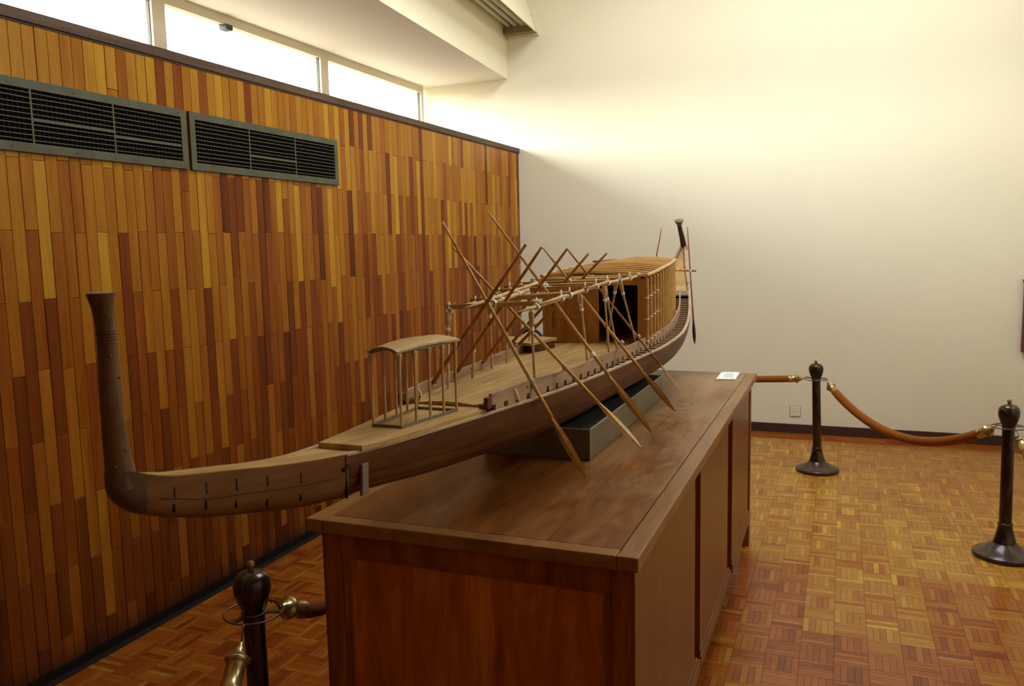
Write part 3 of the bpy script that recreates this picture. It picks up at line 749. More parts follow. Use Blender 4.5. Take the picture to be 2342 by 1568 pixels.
for a, z, r in ((-0.6, 1.604, .0142), (-0.9, 1.567, .0150), (0.35, 1.571, .0150), (-1.1, 1.535, .0155), (0.2, 1.462, .0172), (-0.9, 1.440, .0185), (0.45, 1.433, .019), (-0.5, 1.662, .0142)):
    d = Vector((math.cos(a), math.sin(a), 0)) if a > 0 else Vector((math.cos(a), -abs(math.sin(a)), 0))
    MB().lathe(Vector((sx_, sy_, z)) + d * (r - 0.001), d, [(0.0026, 0), (0.0024, 0.0014), (0.0008, 0.0024)], 8).build('peg', 'boot', stem)
# foredeck board and main deck
fb = MB(); lps = []
for i in range(13):
    y = 1.468 + (2.015 - 1.468) * i / 12; w = 0.055 + (0.122 - 0.055) * (i / 12) ** 0.9; z = zg(y)
    c = axx(y) + 0.012 * (1 - i / 12)
    lps.append([(c - w, y, z + 0.001), (c + w, y, z + 0.001), (c + w, y, z + 0.0135), (c - w, y, z + 0.0135)])
fb.loft(lps, smooth=False).build('foredeck', 'deck', boat, bevel=0.001)
MB().loft([[(axx(y) - hw(y) + .012, y, zg(y) - .006), (axx(y) + hw(y) - .012, y, zg(y) - .006), (axx(y) + hw(y) - .012, y, zg(y) + .0005), (axx(y) - hw(y) + .012, y, zg(y) + .0005)] for y in [1.42 + .06 * i for i in range(11)]], smooth=False).build('bow_deck', 'deck', boat)
def zdk(y): return zg(y) + 0.019
nd = 8
for k_ in range(nd):
    lps = []
    for i in range(40):
        y = 2.02 + (4.72 - 2.02) * i / 39
        W_ = min(wb(y) - 0.006, 0.25)
        if y < 2.10: W_ = min(W_, 0.085 + (y - 2.02) * 0.5)
        a = axx(y) - W_ + 2 * W_ * k_ / nd + 0.0003; b = axx(y) - W_ + 2 * W_ * (k_ + 1) / nd - 0.0003
        za = zdk(y) + 0.006 * (1 - ((2 * k_ / nd) - 1) ** 2); zb_ = zdk(y) + 0.006 * (1 - ((2 * (k_ + 1) / nd) - 1) ** 2)
        lps.append([(a, y, za - 0.010), (b, y, zb_ - 0.010), (b, y, zb_), (a, y, za)])
    MB().loft(lps, smooth=False).build('deck_plank', 'deck', boat)
# deck beams whose ends show between bulwark and gunwale
y = 2.12
while y < 5.12:
    w = hw(y) - 0.013
    MB().box(axx(y) - w, y - 0.0115, zg(y) - 0.016, axx(y) + w, y + 0.0115, zg(y) - 0.001).build('deck_beam', 'rail', boat)
    y += 0.0715 if y < 3.6 else 0.056
# bulwark planks with notches over the beams
for side in (1, -1):
    lo = []; y = 2.03
    segs = []
    while y < 5.08:
        segs.append((y, y + 0.022, True)); segs.append((y + 0.022, y + 0.0715, False)); y += 0.0715
    bw_ = MB()
    for a, b, notch in segs:
        lps = []
        for yy in (a, (a + b) / 2, b):
            W_ = wb(yy); x1_, x0_ = axx(yy) + side * W_, axx(yy) + side * (W_ - 0.0085)
            zb0 = zg(yy) + (0.019 if notch else 0.001); zt_ = zg(yy) + 0.052 + 0.003 * math.sin(yy * 9.0)
            lps.append([(x0_, yy, zb0), (x1_, yy, zb0), (x1_, yy, zt_), (x0_, yy, zt_)])
        bw_.loft(lps, smooth=False)
    bwo = bw_.build('bulwark', 'rail', boat)
    for yy in [2.25 + 0.33 * i for i in range(8)]:
        W_ = wb(yy)
        MB().obox((axx(yy) + side * (W_ - 0.004), yy, zg(yy) + 0.038), (0.0052, 0, 0), (0, 0.004, 0), (0, 0, 0.0022)).build('peg_hole', 'mark', bwo)
    W_ = wb(2.02)
    q = MB(); q.box(axx(2) + side * W_ - 0.009, 1.996, zg(2) + 0.012, axx(2) + side * W_ + 0.003, 2.026, zg(2) + 0.044)
    q.build('end_block', 'hull', boat, bevel=0.001)
    q = MB(); q.box(axx(2.3) + side * (W_ - 0.016) - 0.006, 2.0, zg(2) + 0.010, axx(2.3) + side * (W_ - 0.016) + 0.012, 2.05, zg(2) + 0.024); q.build('end_wedge', 'hull', boat)
# dangling twine on the bulwarks
for side, yy in ((1, 2.165), (-1, 2.10)):
    W_ = wb(yy); x_ = axx(yy) + side * (W_ + (0.002 if side > 0 else -0.010))
    MB().tube([(x_, yy, zg(yy) + 0.046), (x_ + 0.004, yy + .004, zg(yy) + 0.034), (x_ + 0.005, yy + .008, zg(yy) + 0.022), (x_ + 0.006, yy + 0.015, zg(yy) + 0.010)], [0.002, 0.003, 0.0035, 0.003], 6).build('twine_end', 'cord', boat)
# stern deck: closed board and tapering strip up to the tip
lps = []
for i in range(16):
    y = 5.16 + (5.78 - 5.16) * i / 15; w = max(hw(y) - 0.014, 0.006)
    lps.append([(axx(y) - w, y, zg(y) - 0.012), (axx(y) + w, y, zg(y) - 0.012), (axx(y) + w, y, zg(y) - 0.003), (axx(y) - w, y, zg(y) - 0.003)])
MB().loft(lps, smooth=False).build('stern_deck', 'stern', boat)
lps = []
for i in range(4):
    y = 5.14 + 0.075 * i / 3; w = hw(y) - 0.018
    lps.append([(axx(y) - w, y, zg(y) - 0.004), (axx(y) + w, y, zg(y) - 0.004), (axx(y) + w, y, zg(y) + 0.004), (axx(y) - w, y, zg(y) + 0.004)])
MB().loft(lps, smooth=False).build('stern_board', 'strap', boat)
for side in (1, -1):
    MB().tube([(axx(y) + side * max(hw(y) - 0.020, 0.004), y, zg(y) - 0.001) for y in [5.24 + 0.054 * i for i in range(11)]], 0.0022, 5).build('stern_batten', 'hull', boat)
# papyrus stern post, curving forward
sp_ = MB(); path = [(5.80, 1.700), (5.775, 1.745), (5.735, 1.783), (5.690, 1.815), (5.655, 1.842), (5.632, 1.862), (5.622, 1.874)]
rad = [.019, .0205, .0190, .0170, .0155, .0150, .0155]
sp_.tube([(axx(5) + 0.002, a, b) for a, b in path], rad, 14); sp_o = sp_.build('stern_post', 'lacquer', boat)
MB().lathe((axx(5) + 0.002, 5.623, 1.869), (0.0, -0.45, 1), [(.0150, 0), (.0165, .006), (.0215, .016), (.0290, .028), (.0305, .034), (.024, .0375), (.002, .039)], 18).build('stern_bud', 'strap', boat, label='pale flared papyrus bud on the stern post')
MB().tube([(axx(5) + 0.002 + a * 0.02, 5.790, 1.70 + 0.045 * i / 4) for i, a in enumerate((0.9, 0.95, 0.9, 0.8, 0.6))], [.006, .008, .008, .007, .004], 6).build('stern_wedge', 'stern', boat)

# ---- bow canopy
zb_c = 1.3265
cp = MB()
cf, cr = (1.685, 0.0385), (1.945, 0.0585)
def cxy(u, s): return (axx(1.8) + 0.006 + s * (cf[1] + (cr[1] - cf[1]) * u), cf[0] + (cr[0] - cf[0]) * u)
def zbase(u): return zg(cf[0] + (cr[0] - cf[0]) * u) + 0.0135
can = MB()
for u, s in ((0, -1), (0, 1), (1, 1), (1, -1)): pass
cn = [(*cxy(u, s), zbase(u) + 0.0035) for u, s in ((0, -1), (0, 1), (1, 1), (1, -1))]
for a, b in zip(cn, cn[1:] + cn[:1]):
    a, b = Vector(a), Vector(b); d = (b - a) / 2; nrm = Vector((-d.y, d.x, 0)).normalized()
    can.obox((a + b) / 2, d * 1.02, nrm * 0.0032, (0, 0, 0.0035))
canopy = can.build('bow_canopy', 'strap', boat)
for s in (-1, 1):
    for i in range(5):
        u = i / 4; x_, y_ = cxy(u, s); z0 = zbase(u) + 0.004; z1 = 1.504 + 0.002 * (1 - u)
        h = z1 - z0
        MB().lathe((x_, y_, z0), (0, 0, 1), [(.0036, 0), (.0033, .3 * h), (.0034, .6 * h), (.0040, .82 * h), (.0052, .91 * h), (.0068, .955 * h), (.0070, .975 * h), (.005, h)], 10).build('canopy_post', 'pole', canopy)
lps = []
for i in range(7):
    u = -0.05 + 1.12 * i / 6; row_t, row_b = [], []
    for k_ in range(9):
        s = -1.12 + 2.24 * k_ / 8; x_, y_ = cxy(u, s); z = 1.5085 + 0.012 * (1 - (s / 1.12) ** 2) + 0.006 * math.sin(PI * min(max(u, 0), 1)) - 0.002 * u
        row_t.append((x_, y_, z + 0.0022)); row_b.append((x_, y_, z - 0.0022))
    lps.append(row_b + row_t[::-1])
MB().loft(lps, smooth=False).build('canopy_roof', 'deck', canopy)
ce = MB()
for s in (-1, 1):
    a, b = Vector((*cxy(-0.03, s), 1.5065)), Vector((*cxy(1.05, s), 1.5045)); ce.rod(a, b, 0.0035, n=6)
for u in (-0.03, 1.05):
    p = [(*cxy(u, s), 1.5065 + 0.012 * (1 - s * s)) for s in (-1, -.5, 0, .5, 1)]; ce.tube(p, 0.0035, 6)
ce.build('canopy_rim', 'strap', canopy)
for u, s in ((-0.02, -1), (-0.02, 1), (1.04, 1), (1.04, -1)):
    MB().coil((*cxy(u, s), 1.508), (1, 0.3, 0), 0.0050, 3, 0.002, 0.0010).build('corner_tie', 'cord', canopy)

# ---- awning frame amidships
def A_(y, w, z): return Vector((axx(y) + w, y, z))
railR = [(2.205, .146, 1.562), (2.349, .150, 1.566), (2.517, .155, 1.573), (2.724, .165, 1.586), (3.057, .180, 1.603), (3.391, .190, 1.606), (3.60, .2, 1.612)]
railL = [(2.330, -.145, 1.551), (2.656, -.155, 1.559), (2.95, -.170, 1.586), (3.30, -.182, 1.598), (3.575, -.19, 1.603)]
awn = bpy.data.objects.new('awning_frame', None); awn.empty_display_size = 0.1; COL.objects.link(awn); awn.parent = boat
def rail_at(r, y): 
    a = [p[0] for p in r]; return A_(y, interp(y, a, [p[1] for p in r]), interp(y, a, [p[2] for p in r]))
for r in (railR, railL):
    pts = [A_(*p) for p in r]; n_ = len(pts)
    MB().tube(pts, [0.0025] + [0.0062] * (n_ - 1), 8).build('side_rail', 'pole', awn)
    # cut ends and doubled lengths lashed on
    for y0, y1 in ((2.30, 2.62), (2.75, 3.10)):
        if y1 < r[-1][0]: MB().rod(rail_at(r, y0 + .06) + Vector((0.007, 0, 0.006)), rail_at(r, y1) + Vector((0.006, 0, 0.006)), 0.0045, 0.0045, 7).build('side_rail', 'pole', awn)
MB().rod(A_(2.325, 0.004, 1.571), A_(2.699, 0.0, 1.598), 0.0078, 0.0070, 10).build('ridge_rail', 'pole', awn)
MB().tube([A_(2.20, -.018, 1.573), A_(2.30, -.017, 1.580), A_(2.856, -.014, 1.618)], [0.002, .0055, .0062], 8).build('ridge_rail', 'pole', awn)
MB().rod(A_(2.87, 0.0, 1.592), A_(3.694, 0.0, 1.618), 0.0062, 0.0068, 8).build('ridge_rail', 'pole', awn)
# cross beams
cb = [(2.362, -.155, .150, 'board'), (2.585, -.168, .150, 'board'), (2.655, -.150, .163, 'pole'), (2.83, -.172, .176, 'board'), (2.955, -.185, .174, 'pole'), (3.10, -.178, .184, 'pole'), (3.27, -.190, .192, 'pole'), (3.43, -.194, .195, 'pole')]
for y, wl0, wr0, kind in cb:
    l, r = rail_at(railL, y), rail_at(railR, y)
    zz = (l.z + r.z) / 2 + 0.010
    a, b = Vector((axx(y) + wl0 - 0.006, y, l.z + 0.011)), Vector((axx(y) + wr0 + 0.006, y, r.z + 0.010))
    if kind == 'board':
        MB().obox((a + b) / 2, (b - a) / 2, (0, 0.0035, 0), (0, 0, 0.0075)).build('cross_beam', 'beam', awn, bevel=0.001)
    else: MB().rod(a, b, 0.0050, 0.0058, 8).build('cross_beam', 'beam', awn)
MB().tube([A_(3.34, -.238, 1.594), A_(3.34, -.20, 1.602), A_(3.34, -.10, 1.610), A_(3.34, .17, 1.612)], [0.0015, .005, .006, .006], 8).build('cross_beam', 'beam', awn)
# posts with flared heads
def post(x, y, z0, top, name='awning_post', mat='pole'):
    a, b = Vector((x, y, z0)), Vector(top); d = b - a; L = d.length
    MB().lathe(a, d, [(.0045, 0), (.0040, .5 * L), (.0042, L - .075), (.0050, L - .055), (.0085, L - .030), (.0092, L - .014), (.0075, L - .003)], 10).build(name, mat, awn)
    q = a + d * ((L - .058) / L); MB().coil(q, d, 0.0058, 4, 0.0028, 0.0016).build('post_binding', 'cord', awn)
def bul(side, y): return (axx(y) + side * (wb(y) - 0.014), y, zdk(y))
for side, y, rail, dy in ((1, 2.335, railR, -0.02), (1, 2.80, railR, -0.03), (1, 3.05, railR, 0.0), (1, 3.17, railR, -0.11), (1, 3.46, railR, -0.18)):
    b = bul(side, y); tp = rail_at(rail, y + dy); post(b[0], b[1], b[2], tp - Vector((0, 0, 0.006)))
post(axx(3.5) + 0.075, 3.475, zdk(3.5) + .004, rail_at(railR, 3.34) - Vector((0.03, 0, 0.004)))
for y, w, rail, dy in ((2.25, -.105, railL, 0.10), (2.72, -.155, railL, 0.0), (2.87, -.155, railL, 0.05), (3.22, -.195, railL, 0.03)):
    post(axx(y) + w, y, zdk(y), rail_at(rail, y + dy) - Vector((0, 0, 0.006)))
x_, y_ = axx(2.47) - 0.124, 2.475
MB().rod((x_, y_, zdk(y_)), (x_ + 0.004, y_ + .01, zdk(y_) + 0.115), 0.0042).build('thole_post', 'pole', awn)
MB().coil((x_ + .004, y_ + .01, zdk(y_) + 0.10), (0.03, 0.1, 1), 0.0052, 8, 0.0028, 0.0016).build('post_binding', 'cord', awn)
# cord lashings on the joints: coils with an A-shaped tie over the beam
def lash(p, axis, r=0.0085, tie=True, turns=5, big=1.12):
    mb = MB().coil(p, axis, r * big, turns, 0.0036, 0.0017 * big, 0.25)
    if tie:
        p = Vector(p); d = Vector(axis).normalized()
        for sgn in (-1, 1):
            mb.tube([p + d * 0.008 * sgn + Vector((0, 0, 0.004)), p + d * 0.004 * sgn + Vector((0, 0, 0.018)), p + Vector((0, 0, 0.027))], 0.0021, 5)
    mb.build('cord_lashing', 'cord', awn)
for y in (2.362, 2.585, 2.665, 2.83, 2.955, 3.10, 3.27, 3.43):
    for r in (railL, railR):
        p = rail_at(r, y); d = rail_at(r, y + 0.05) - rail_at(r, y - 0.05); lash(p, d)
for p, s_ in ((A_(2.362, 0.004, 1.574), 1.3), (A_(2.60, 0.0, 1.590), 1.0), (A_(3.191, 0.0, 1.604), 1.0), (A_(3.447, 0.0, 1.612), 1.2), (A_(3.66, 0.0, 1.619), 1.0), (A_(2.45, 0.0, 1.58), 0.9)): lash(p, (0, 1, 0.05), 0.0095, False, 4, s_)
kn = MB()
for i in range(7):
    c = A_(2.858, 0.004, 1.596) + Vector((rnd.uniform(-.010, .010), rnd.uniform(-.012, .012), rnd.uniform(-.010, .014)))
    kn.coil(c, (rnd.gauss(0, 1), rnd.gauss(0, 1), rnd.gauss(0, 1)), rnd.uniform(.008, .016), 2.5, 0.003, 0.0017, 0.5)
kn.build('cord_knot', 'cord', awn)
hang = MB().tube([A_(2.36, -.148, 1.552), A_(2.36, -.140, 1.53), A_(2.355, -.143, 1.515), A_(2.35, -.150, 1.505)], 0.0013, 5); hang.coil(A_(2.35, -.150, 1.497), (0, 0, 1), 0.0065, 5, 0.0035, 0.0016); hang.build('hanging_cord', 'cord', awn)
hang = MB().tube([rail_at(railR, 2.76) - Vector((0, 0, .006)), rail_at(railR, 2.76) - Vector((0.004, 0, .030)), rail_at(railR, 2.77) - Vector((-0.002, 0, .044))], 0.0013, 5); hang.coil(rail_at(railR, 2.77) - Vector((-0.004, 0, .047)), (1, 0, 0.2), 0.004, 3, 0.003, 0.0016); hang.build('hanging_cord', 'cord', awn)

# ---- cabin
cabin = bpy.data.objects.new('cabin', None); cabin.empty_display_size = 0.1; COL.objects.link(cabin); cabin.parent = boat
CY0, CY1 = 3.55, 4.60
cw = smooth_table([3.55, 3.80, 4.05, 4.3, 4.6], [.236, .233, .222, .198, .158])
def zcb(y): return zdk(y) + 0.005
def zct(y, s=1.0): return interp(y, [3.55, 4.0, 4.6], [1.606, 1.632, 1.650]) + 0.016 * (1 - s * s)
cx = axx(CY0)
fw = MB()
zc0 = zcb(CY0)
def wallbox(w0, w1, z0, z1, dy0=0.0, dy1=0.010, name='front_board', mat='cabin'):
    return MB().box(cx + w0, CY0 + dy0, z0, cx + w1, CY0 + dy1, z1).build(name, mat, cabin, bevel=0.0008)
wallbox(-.236, -.198, zc0, 1.600, -0.003); wallbox(.198, .236, zc0, 1.600, -0.003)
wallbox(-.198, .198, 1.571, 1.606, -0.002)
wallbox(-.058, .020, zc0, 1.571, -0.002)
wallbox(-.198, -.058, zc0 + 0.018, 1.571, 0.003, 0.010, 'door_panel')
wallbox(-.198, -.058, 1.420, 1.440, -0.001, name='door_rail'); wallbox(-.198, -.058, zc0, zc0 + 0.018, -0.003, name='door_rail')
wallbox(.020, .198, zc0 - 0.004, zc0 + 0.004, -0.002, name='threshold')
MB().box(cx - .194, CY0 - 0.004, 1.375, cx - .190, CY0 + 0.002, 1.49).build('door_hinge', 'strap', cabin)
def side_wall(s, z_in):
    lps = []
    for i in range(13):
        y = CY0 + 0.010 + (CY1 - CY0 - 0.010) * i / 12; x1_ = axx(y) + s * (cw(y) - 0.010); x0_ = axx(y) + s * (cw(y) - 0.017)
        lps.append([(x0_, y, zcb(y) - 0.004), (x1_, y, zcb(y) - 0.004), (x1_, y, zct(y)), (x0_, y, zct(y))])
    return MB().loft(lps, smooth=False)
for s in (1, -1): side_wall(s, 0).build('side_wall', 'cabin', cabin)
MB().box(axx(CY1) - cw(CY1) + .01, CY1 - 0.01, zcb(CY1) - 0.004, axx(CY1) + cw(CY1) - .01, CY1, zct(CY1)).build('rear_wall', 'cabin', cabin)
for s in (1, -1):
    for i in range(15):
        y = CY0 + 0.006 + (CY1 - CY0 - 0.012) * i / 14
        x_ = axx(y) + s * (cw(y) + 0.001); z0, z1 = zcb(y) - 0.002, zct(y) - 0.004
        h = z1 - z0
        MB().lathe((x_, y, z0), (0, 0, 1), [(.0085, 0), (.0100, .08 * h), (.0108, .5 * h), (.0100, .86 * h), (.0085, .93 * h), (.0105, .965 * h), (.0075, h)], 10).build('wall_pole', 'beam', cabin)
        if s > 0 and i < 4:
            for f_ in (0.05, 0.38, 0.70):
                MB().coil((x_, y, z0 + (f_ + 0.012 * i) * h), (0, 0, 1), 0.0108, 2, 0.003, 0.0013).build('pole_binding', 'cord', cabin)
rf = MB(); lps = []
for i in range(13):
    y = CY0 - 0.012 + (CY1 - CY0 + 0.03) * i / 12; t_, b_ = [], []
    for k_ in range(13):
        s = -1 + 2 * k_ / 12; x_ = axx(y) + s * (cw(min(max(y, CY0), CY1)) + 0.004); z = zct(y, s)
        t_.append((x_, y, z + 0.006)); b_.append((x_, y, z))
    lps.append(b_ + t_[::-1])
rf.loft(lps, smooth=False).build('roof', 'beam', cabin)
for i in range(13):                                                     # arched battens across the roof
    y = CY0 + 0.01 + (CY1 - CY0 - 0.03) * i / 12
    MB().tube([(axx(y) + s * (cw(y) + 0.002), y, zct(y, s) + 0.008) for s in [-1 + 0.2 * k_ for k_ in range(11)]], 0.0068, 8).build('roof_batten', 'beam', cabin)
for s in (1, -1):
    MB().tube([(axx(y) + s * (cw(min(max(y, CY0), CY1)) + 0.004), y, zct(y) + 0.007) for y in [CY0 - 0.02 + (CY1 - CY0 + 0.06) * i / 12 for i in range(13)]], 0.0085, 8).build('roof_edge_pole', 'pole', cabin)
MB().box(axx(4) - .17, 4.12, zct(4.2, -.8) + 0.016, axx(4) - .135, 4.50, zct(4.4, -.8) + 0.020).build('roof_board', 'strap', cabin)
kn = MB()
for i in range(4): kn.coil((axx(3.56) + .2, 3.56, 1.612), (rnd.gauss(0, 1), 1, rnd.gauss(0, 1)), 0.012, 2, 0.004, 0.0018, 0.4)
kn.build('corner_lashing', 'cord', cabin)

# ---- oars, each lashed to a bulwark
def perp(d, ref):
    d = d.normalized(); r = Vector(ref); return (r - d * r.dot(d)).normalized()
def oar(label, y, top, bs, tip, side, mat='oar', wide=(1, 0, 0.4), r=(0.0042, 0.0062), lashpt=None, group='oars along the boat', thick_tail=False, tie='twine'):
    a, b, c = A_(y, top[0], top[1]), A_(y, bs[0], bs[1]), A_(y, tip[0], tip[1])
    o = thing('oar', label, 'oar', c, group)
    d = c - a
    n_ = 10
    pts = [a.lerp(b, i / n_) for i in range(n_ + 1)]
    rr = [r[0] + (r[1] - r[0]) * min(1, 1.35 * i / n_) for i in range(n_ + 1)]; rr[0] *= 0.9
    MB().tube(pts, rr, 10).build('shaft', mat, o)
    u = perp(d, wide); nrm = d.normalized().cross(u)
    W_ = 0.0125; prof = [(0, .42), (.07, .55), (.2, .80), (.4, 1.0), (.6, 1.0), (.78, .78), (.9, .48), (.97, .18), (1, .03)]
    lps = []
    for t_, w_ in prof:
        p = b.lerp(c, t_); th = 0.0042 * (1 - t_) + 0.0012
        lps.append([p + u * W_ * w_, p + u * W_ * w_ * .35 + nrm * th * .6, p + nrm * th, p - u * W_ * w_ * .35 + nrm * th * .6,
                    p - u * W_ * w_, p - u * W_ * w_ * .35 - nrm * th * .6, p - nrm * th, p + u * W_ * w_ * .35 - nrm * th * .6])
    MB().loft(lps, smooth=False).build('blade', mat, o)
    if lashpt is not None:
        p = A_(y, *lashpt); mb = MB(); mb.coil(p, d, r[1] + 0.002, 4, 0.0034, 0.0016, 0.3)
        q = Vector((axx(y) + side * (wb(y) - 0.004), y + 0.005, zg(y) + 0.040))
        mb.tube([p - Vector((side * 0.004, 0, 0.004)), (p + q) / 2 + Vector((0, 0.012, 0.002)), q, q + Vector((side * 0.004, 0.004, -0.014))], 0.0017, 5)
        mb.build('rope_tie', tie, o)
    return o
oar('near side oar closest to the bow, its blade tip lowest over the table front', 2.28, (-.122, 1.830), (.221, 1.241), (.329, 1.061), 1, lashpt=(.158, 1.349), r=(.0040, .0066), wide=(1, 0.1, .4))
oar('second near side oar counted from the bow, with a pale narrow blade', 2.47, (-.177, 1.750), (.312, 1.256), (.453, 1.117), 1, lashpt=(.205, 1.363), wide=(.6, .7, .3))
oar('third near side oar from the bow, its top rising highest of all', 2.70, (-.148, 1.876), (.290, 1.303), (.441, 1.111), 1, lashpt=(.232, 1.375), wide=(1, 0.1, .4), tie='cord')
oar('fourth near side oar from the bow, blade in front of the far plinth end', 3.09, (-.077, 1.742), (.318, 1.264), (.447, 1.111), 1, lashpt=(.238, 1.372), wide=(1, -.2, .4))
oar('near side oar next to the cabin, its dark blade seen edge on', 3.44, (-.084, 1.731), (.320, 1.239), (.455, 1.074), 1, mat='oar_dark', lashpt=(.228, 1.358), r=(.0040, .0052), wide=(0, 1, 0))
def faroar(label, y, top, lsh):
    s = (lsh[1] - top[1]) / (lsh[0] - top[0]); ext = lambda q: (lsh[0] - q, lsh[1] - s * q)
    oar(label, y, top, ext(0.10), ext(0.20), -1, 'oar_dark', lashpt=lsh, r=(.0048, .0068))
faroar('far side dark oar closest to the bow, rising beside the tallest oar', 2.20, (.179, 1.756), (-.137, 1.339))
faroar('second far side oar from the bow, top ending left of the rope knot', 2.42, (.150, 1.747), (-.158, 1.338))
faroar('third far side oar from the bow, rising through the big rope knot', 2.70, (.146, 1.740), (-.187, 1.328))
faroar('fourth far side oar from the bow, short top over the awning', 3.02, (.129, 1.717), (-.206, 1.354))
faroar('far side reddish oar nearest the cabin, its short top over the roof front', 3.14, (.170, 1.717), (-.212, 1.345))
# steering oars on a cross bar at the stern
sb = MB(); sb.rod(A_(5.35, -.115, 1.583), A_(5.35, .160, 1.571), 0.0065, 0.0065, 8); sb.build('steering_bar', 'beam', boat)
for w in (-.055, -.085):
    MB().rod(A_(5.35, w, zg(5.35) - .004), A_(5.35, w, 1.578), 0.0045).build('steering_bar_post', 'beam', boat)
MB().coil(A_(5.35, .045, 1.576), (1, 0, 0), 0.0075, 3, 0.003, 0.0014).build('bar_binding', 'cord', boat)
for lab, top, bs, tip, lp in (('thin steering oar at the stern with its dark blade hanging clear of the hull', (.105, 1.853), (.145, 1.262), (.155, 1.097), (.133, 1.57)),
                              ('thin steering oar behind the cabin roof, only its top in view', (-.060, 1.849), (-.100, 1.30), (-.112, 1.12), (-.078, 1.57))):
    yo = 5.336
    o = thing('steering_oar', lab, 'oar', A_(yo, tip[0], tip[1]))
    if 'behind' in lab: 
        bs, tip = (-.0985, 1.545), (-.108, 1.5)
        bs, tip = (-.165, 1.28), (-.185, 1.12); top = (-.060, 1.849)
    MB().tube([A_(yo, top[0] + (bs[0] - top[0]) * q / 8, top[1] + (bs[1] - top[1]) * q / 8) for q in range(9)], [.0036 + .0014 * q / 8 for q in range(9)], 8).build('shaft', 'oar_dark', o)
    a, b = A_(yo, *bs), A_(yo, *tip); d = b - a; u = perp(d, (1, .3, 0)); nrm = d.normalized().cross(u); lps = []
    for t_, w_ in [(0, .42), (.2, .7), (.45, 1), (.7, .95), (.88, .55), (1, .05)]:
        p = a.lerp(b, t_); lps.append([p + u * .011 * w_, p + nrm * .003, p - u * .011 * w_, p - nrm * .003])
    MB().loft(lps, smooth=False).build('blade', 'lacquer', o)
    MB().coil(A_(yo, top[0] + (bs[0] - top[0]) * .46, 1.573), d, 0.0062, 4, 0.003, 0.0015).build('rope_tie', 'cord', o)
# gangplank resting across the far bulwark beside the cabin
gp = thing('gangplank', 'short thick plank lying across the far bulwark beside the cabin', 'plank', (axx(3.3) - .24, 3.30, 1.34))
g = MB(); P_ = [(-.345, 3.37), (-.255, 3.165), (-.155, 3.145), (-.118, 3.37), (-.20, 3.40)]
g.prism([(axx(3.3) + a, b, 1.3425) for a, b in P_], (0, 0, 0.012)); g.build('board', 'deck', gp, bevel=0.001)
g = MB(); g.prism([(axx(3.3) + a, b, 1.301) for a, b in ((-.19, 3.20), (-.155, 3.19), (-.125, 3.36), (-.16, 3.37))], (0, 0, 0.0412)); g.build('bearer', 'hull', gp)

# ================================================================== STANCHIONS AND ROPES
def stanchion(x, y, label, lean=(0, 0), k=1.0):
    o = thing('stanchion', label, 'stanchion', (x, y, 0), 'bronze stanchions round the table')
    ax_ = Vector((lean[0], lean[1], 1))
    L = lambda prof, n=28: MB().lathe((x, y, 0), ax_, [(r_, h_ * k) for r_, h_ in prof], n)
    L([(.150, 0), (.158, .004), (.158, .020), (.150, .027), (.118, .040), (.088, .056), (.066, .074), (.060, .080)]).build('base', 'bronze_base', o)
    L([(.0595, .078), (.057, .086), (.048, .115), (.040, .150), (.0355, .176), (.037, .178), (.038, .183), (.037, .189), (.034, .191)]).build('base_bell', 'bronze', o)
    L([(.0315, .186), (.0305, .72)]).build('pole', 'bronze', o)
    L([(.030, .728), (.034, .735), (.043, .758), (.0515, .785), (.0535, .808), (.049, .828), (.038, .842), (.020, .849), (.010, .851)]).build('knob', 'bronze', o)
    L([(.0085, .849), (.0085, .856), (.0115, .862), (.0115, .872), (.006, .878)], 14).build('finial', 'brass', o)
    rg = MB(); c = Vector((x, y, 0)) + ax_.normalized() * 0.726 * k
    rg.tube([c + Vector((.082 * math.cos(a), .082 * math.sin(a), 0)) for a in [2 * PI * q / 32 for q in range(32)]], 0.0030, 6, closed=True)
    for a in (0.4, 2.5, 4.6):
        d = Vector((math.cos(a), math.sin(a), 0)); rg.obox(c + d * .056, d * .028, Vector((-d.y, d.x, 0)) * .008, (0, 0, .002))
    rg.tube([c + Vector((.033 * math.cos(a), .033 * math.sin(a), 0)) for a in [2 * PI * q / 20 for q in range(20)]], 0.0035, 6, closed=True)
    rg.build('hook_ring', 'wire', o)
    return o
S_far, S_right, S_near, S_hid, S_mid = (-0.139, 6.545), (0.866, 5.040), (-1.545, 1.812), (-1.62, 6.35), (-1.575, 4.05)
stanchion(*S_far, 'bronze stanchion standing near the back wall, right of the table end', lean=(-0.030, 0), k=0.975)
stanchion(*S_right, 'bronze stanchion cut by the right edge of the photo', lean=(-0.012, 0.0))
stanchion(*S_near, 'bronze stanchion at the near left corner of the table, base out of the frame')
stanchion(*S_hid, 'bronze stanchion hidden behind the boat, holding the far rope')
stanchion(*S_mid, 'bronze stanchion hidden behind the table on its wall side')
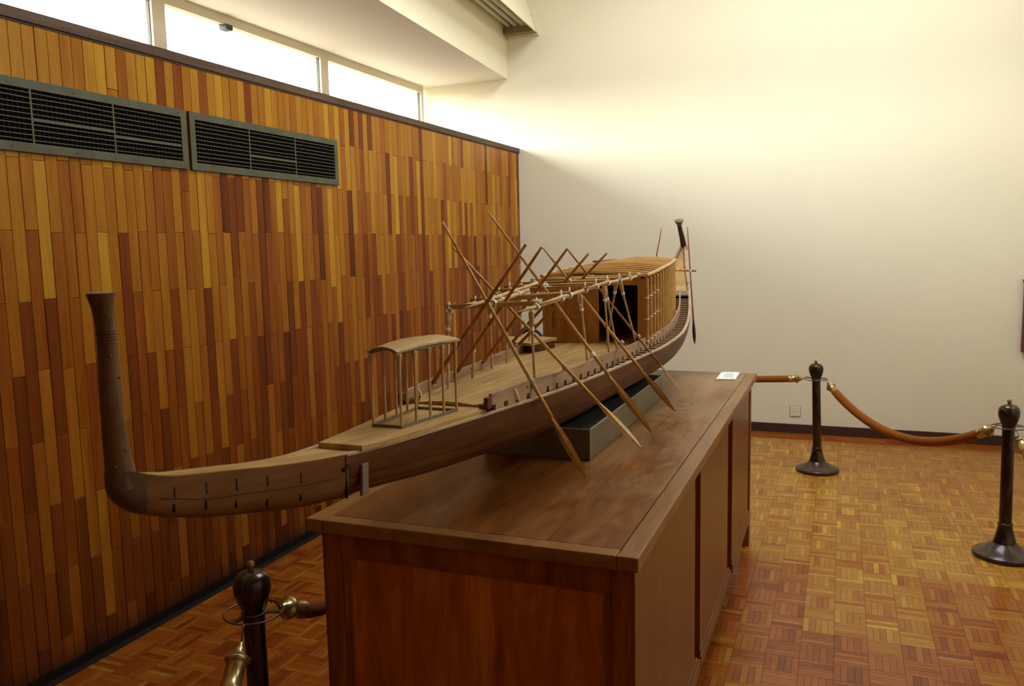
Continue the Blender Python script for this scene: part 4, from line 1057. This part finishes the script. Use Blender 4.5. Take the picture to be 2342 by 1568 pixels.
def rope(p0, p1, sag, label, r=0.029, z0=0.712, z1=0.712, start=0.082, end=0.082, pw_=2.0):
    a = Vector((p0[0], p0[1], z0)); b = Vector((p1[0], p1[1], z1)); h = (b - a); h.z = 0; u = h.normalized()
    a = a + u * start; b = b - u * end; n_ = 36
    def P(t_): 
        p = a.lerp(b, t_); p.z -= sag * (1 - abs(2 * t_ - 1) ** pw_); return p
    pts = [P(i / n_) for i in range(n_ + 1)]
    Ltot = sum((pts[i + 1] - pts[i]).length for i in range(n_)); f0 = 0.125 / Ltot; hk = 0.03 / Ltot
    o = thing('barrier_rope', label, 'rope', (a + b) / 2 - Vector((0, 0, sag)), 'velvet barrier ropes')
    MB().tube([P(f0 + (1 - 2 * f0) * i / 32) for i in range(33)], [r * (0.86 if i in (0, 32) else 1) for i in range(33)], 14).build('velvet', 'velvet', o)
    for q0, q1, e in ((hk, f0 + .01, a), (1 - hk, 1 - f0 - .01, b)):
        s_, t_ = P(q0), P(q1); d = t_ - s_; Lf = d.length
        MB().lathe(s_, d, [(.006, 0), (.008, .006), (.009, .012), (.0155, .018), (.016, .026), (.0225, .034), (.026, .040), (.034, .044), (.0355, .050), (.030, .056), (.0265, .060), (.0265, .85 * Lf), (.0285, .87 * Lf), (.0285, Lf)], 18).build('ferrule', 'brass', o)
        dn = d.normalized(); MB().tube([s_ + dn * .004, s_ - dn * .010 + Vector((0, 0, .006)), s_ - dn * .022 + Vector((0, 0, .014)), e + Vector((0, 0, .016)), e - dn * .006 + Vector((0, 0, .012)), e - dn * 0.004 + Vector((0, 0, 0.004))], 0.0024, 6).build('hook', 'wire', o)
    return o
rope(S_far, S_right, 0.240, 'russet velvet rope sagging between the two stanchions right of the table')
rope(S_hid, S_far, 0.015, 'russet velvet rope stretched behind the table along the back wall', r=0.026)
rope(S_near, S_mid, 0.15, 'russet velvet rope running back along the wall side of the table', start=0.085, pw_=5.0)
rope(S_right, (1.30, 2.6), 0.30, 'russet velvet rope hanging off the right stanchion out of the photo')
rope(S_near, (-0.95, 0.22), 0.36, 'russet velvet rope hanging off the near stanchion towards the bottom edge')
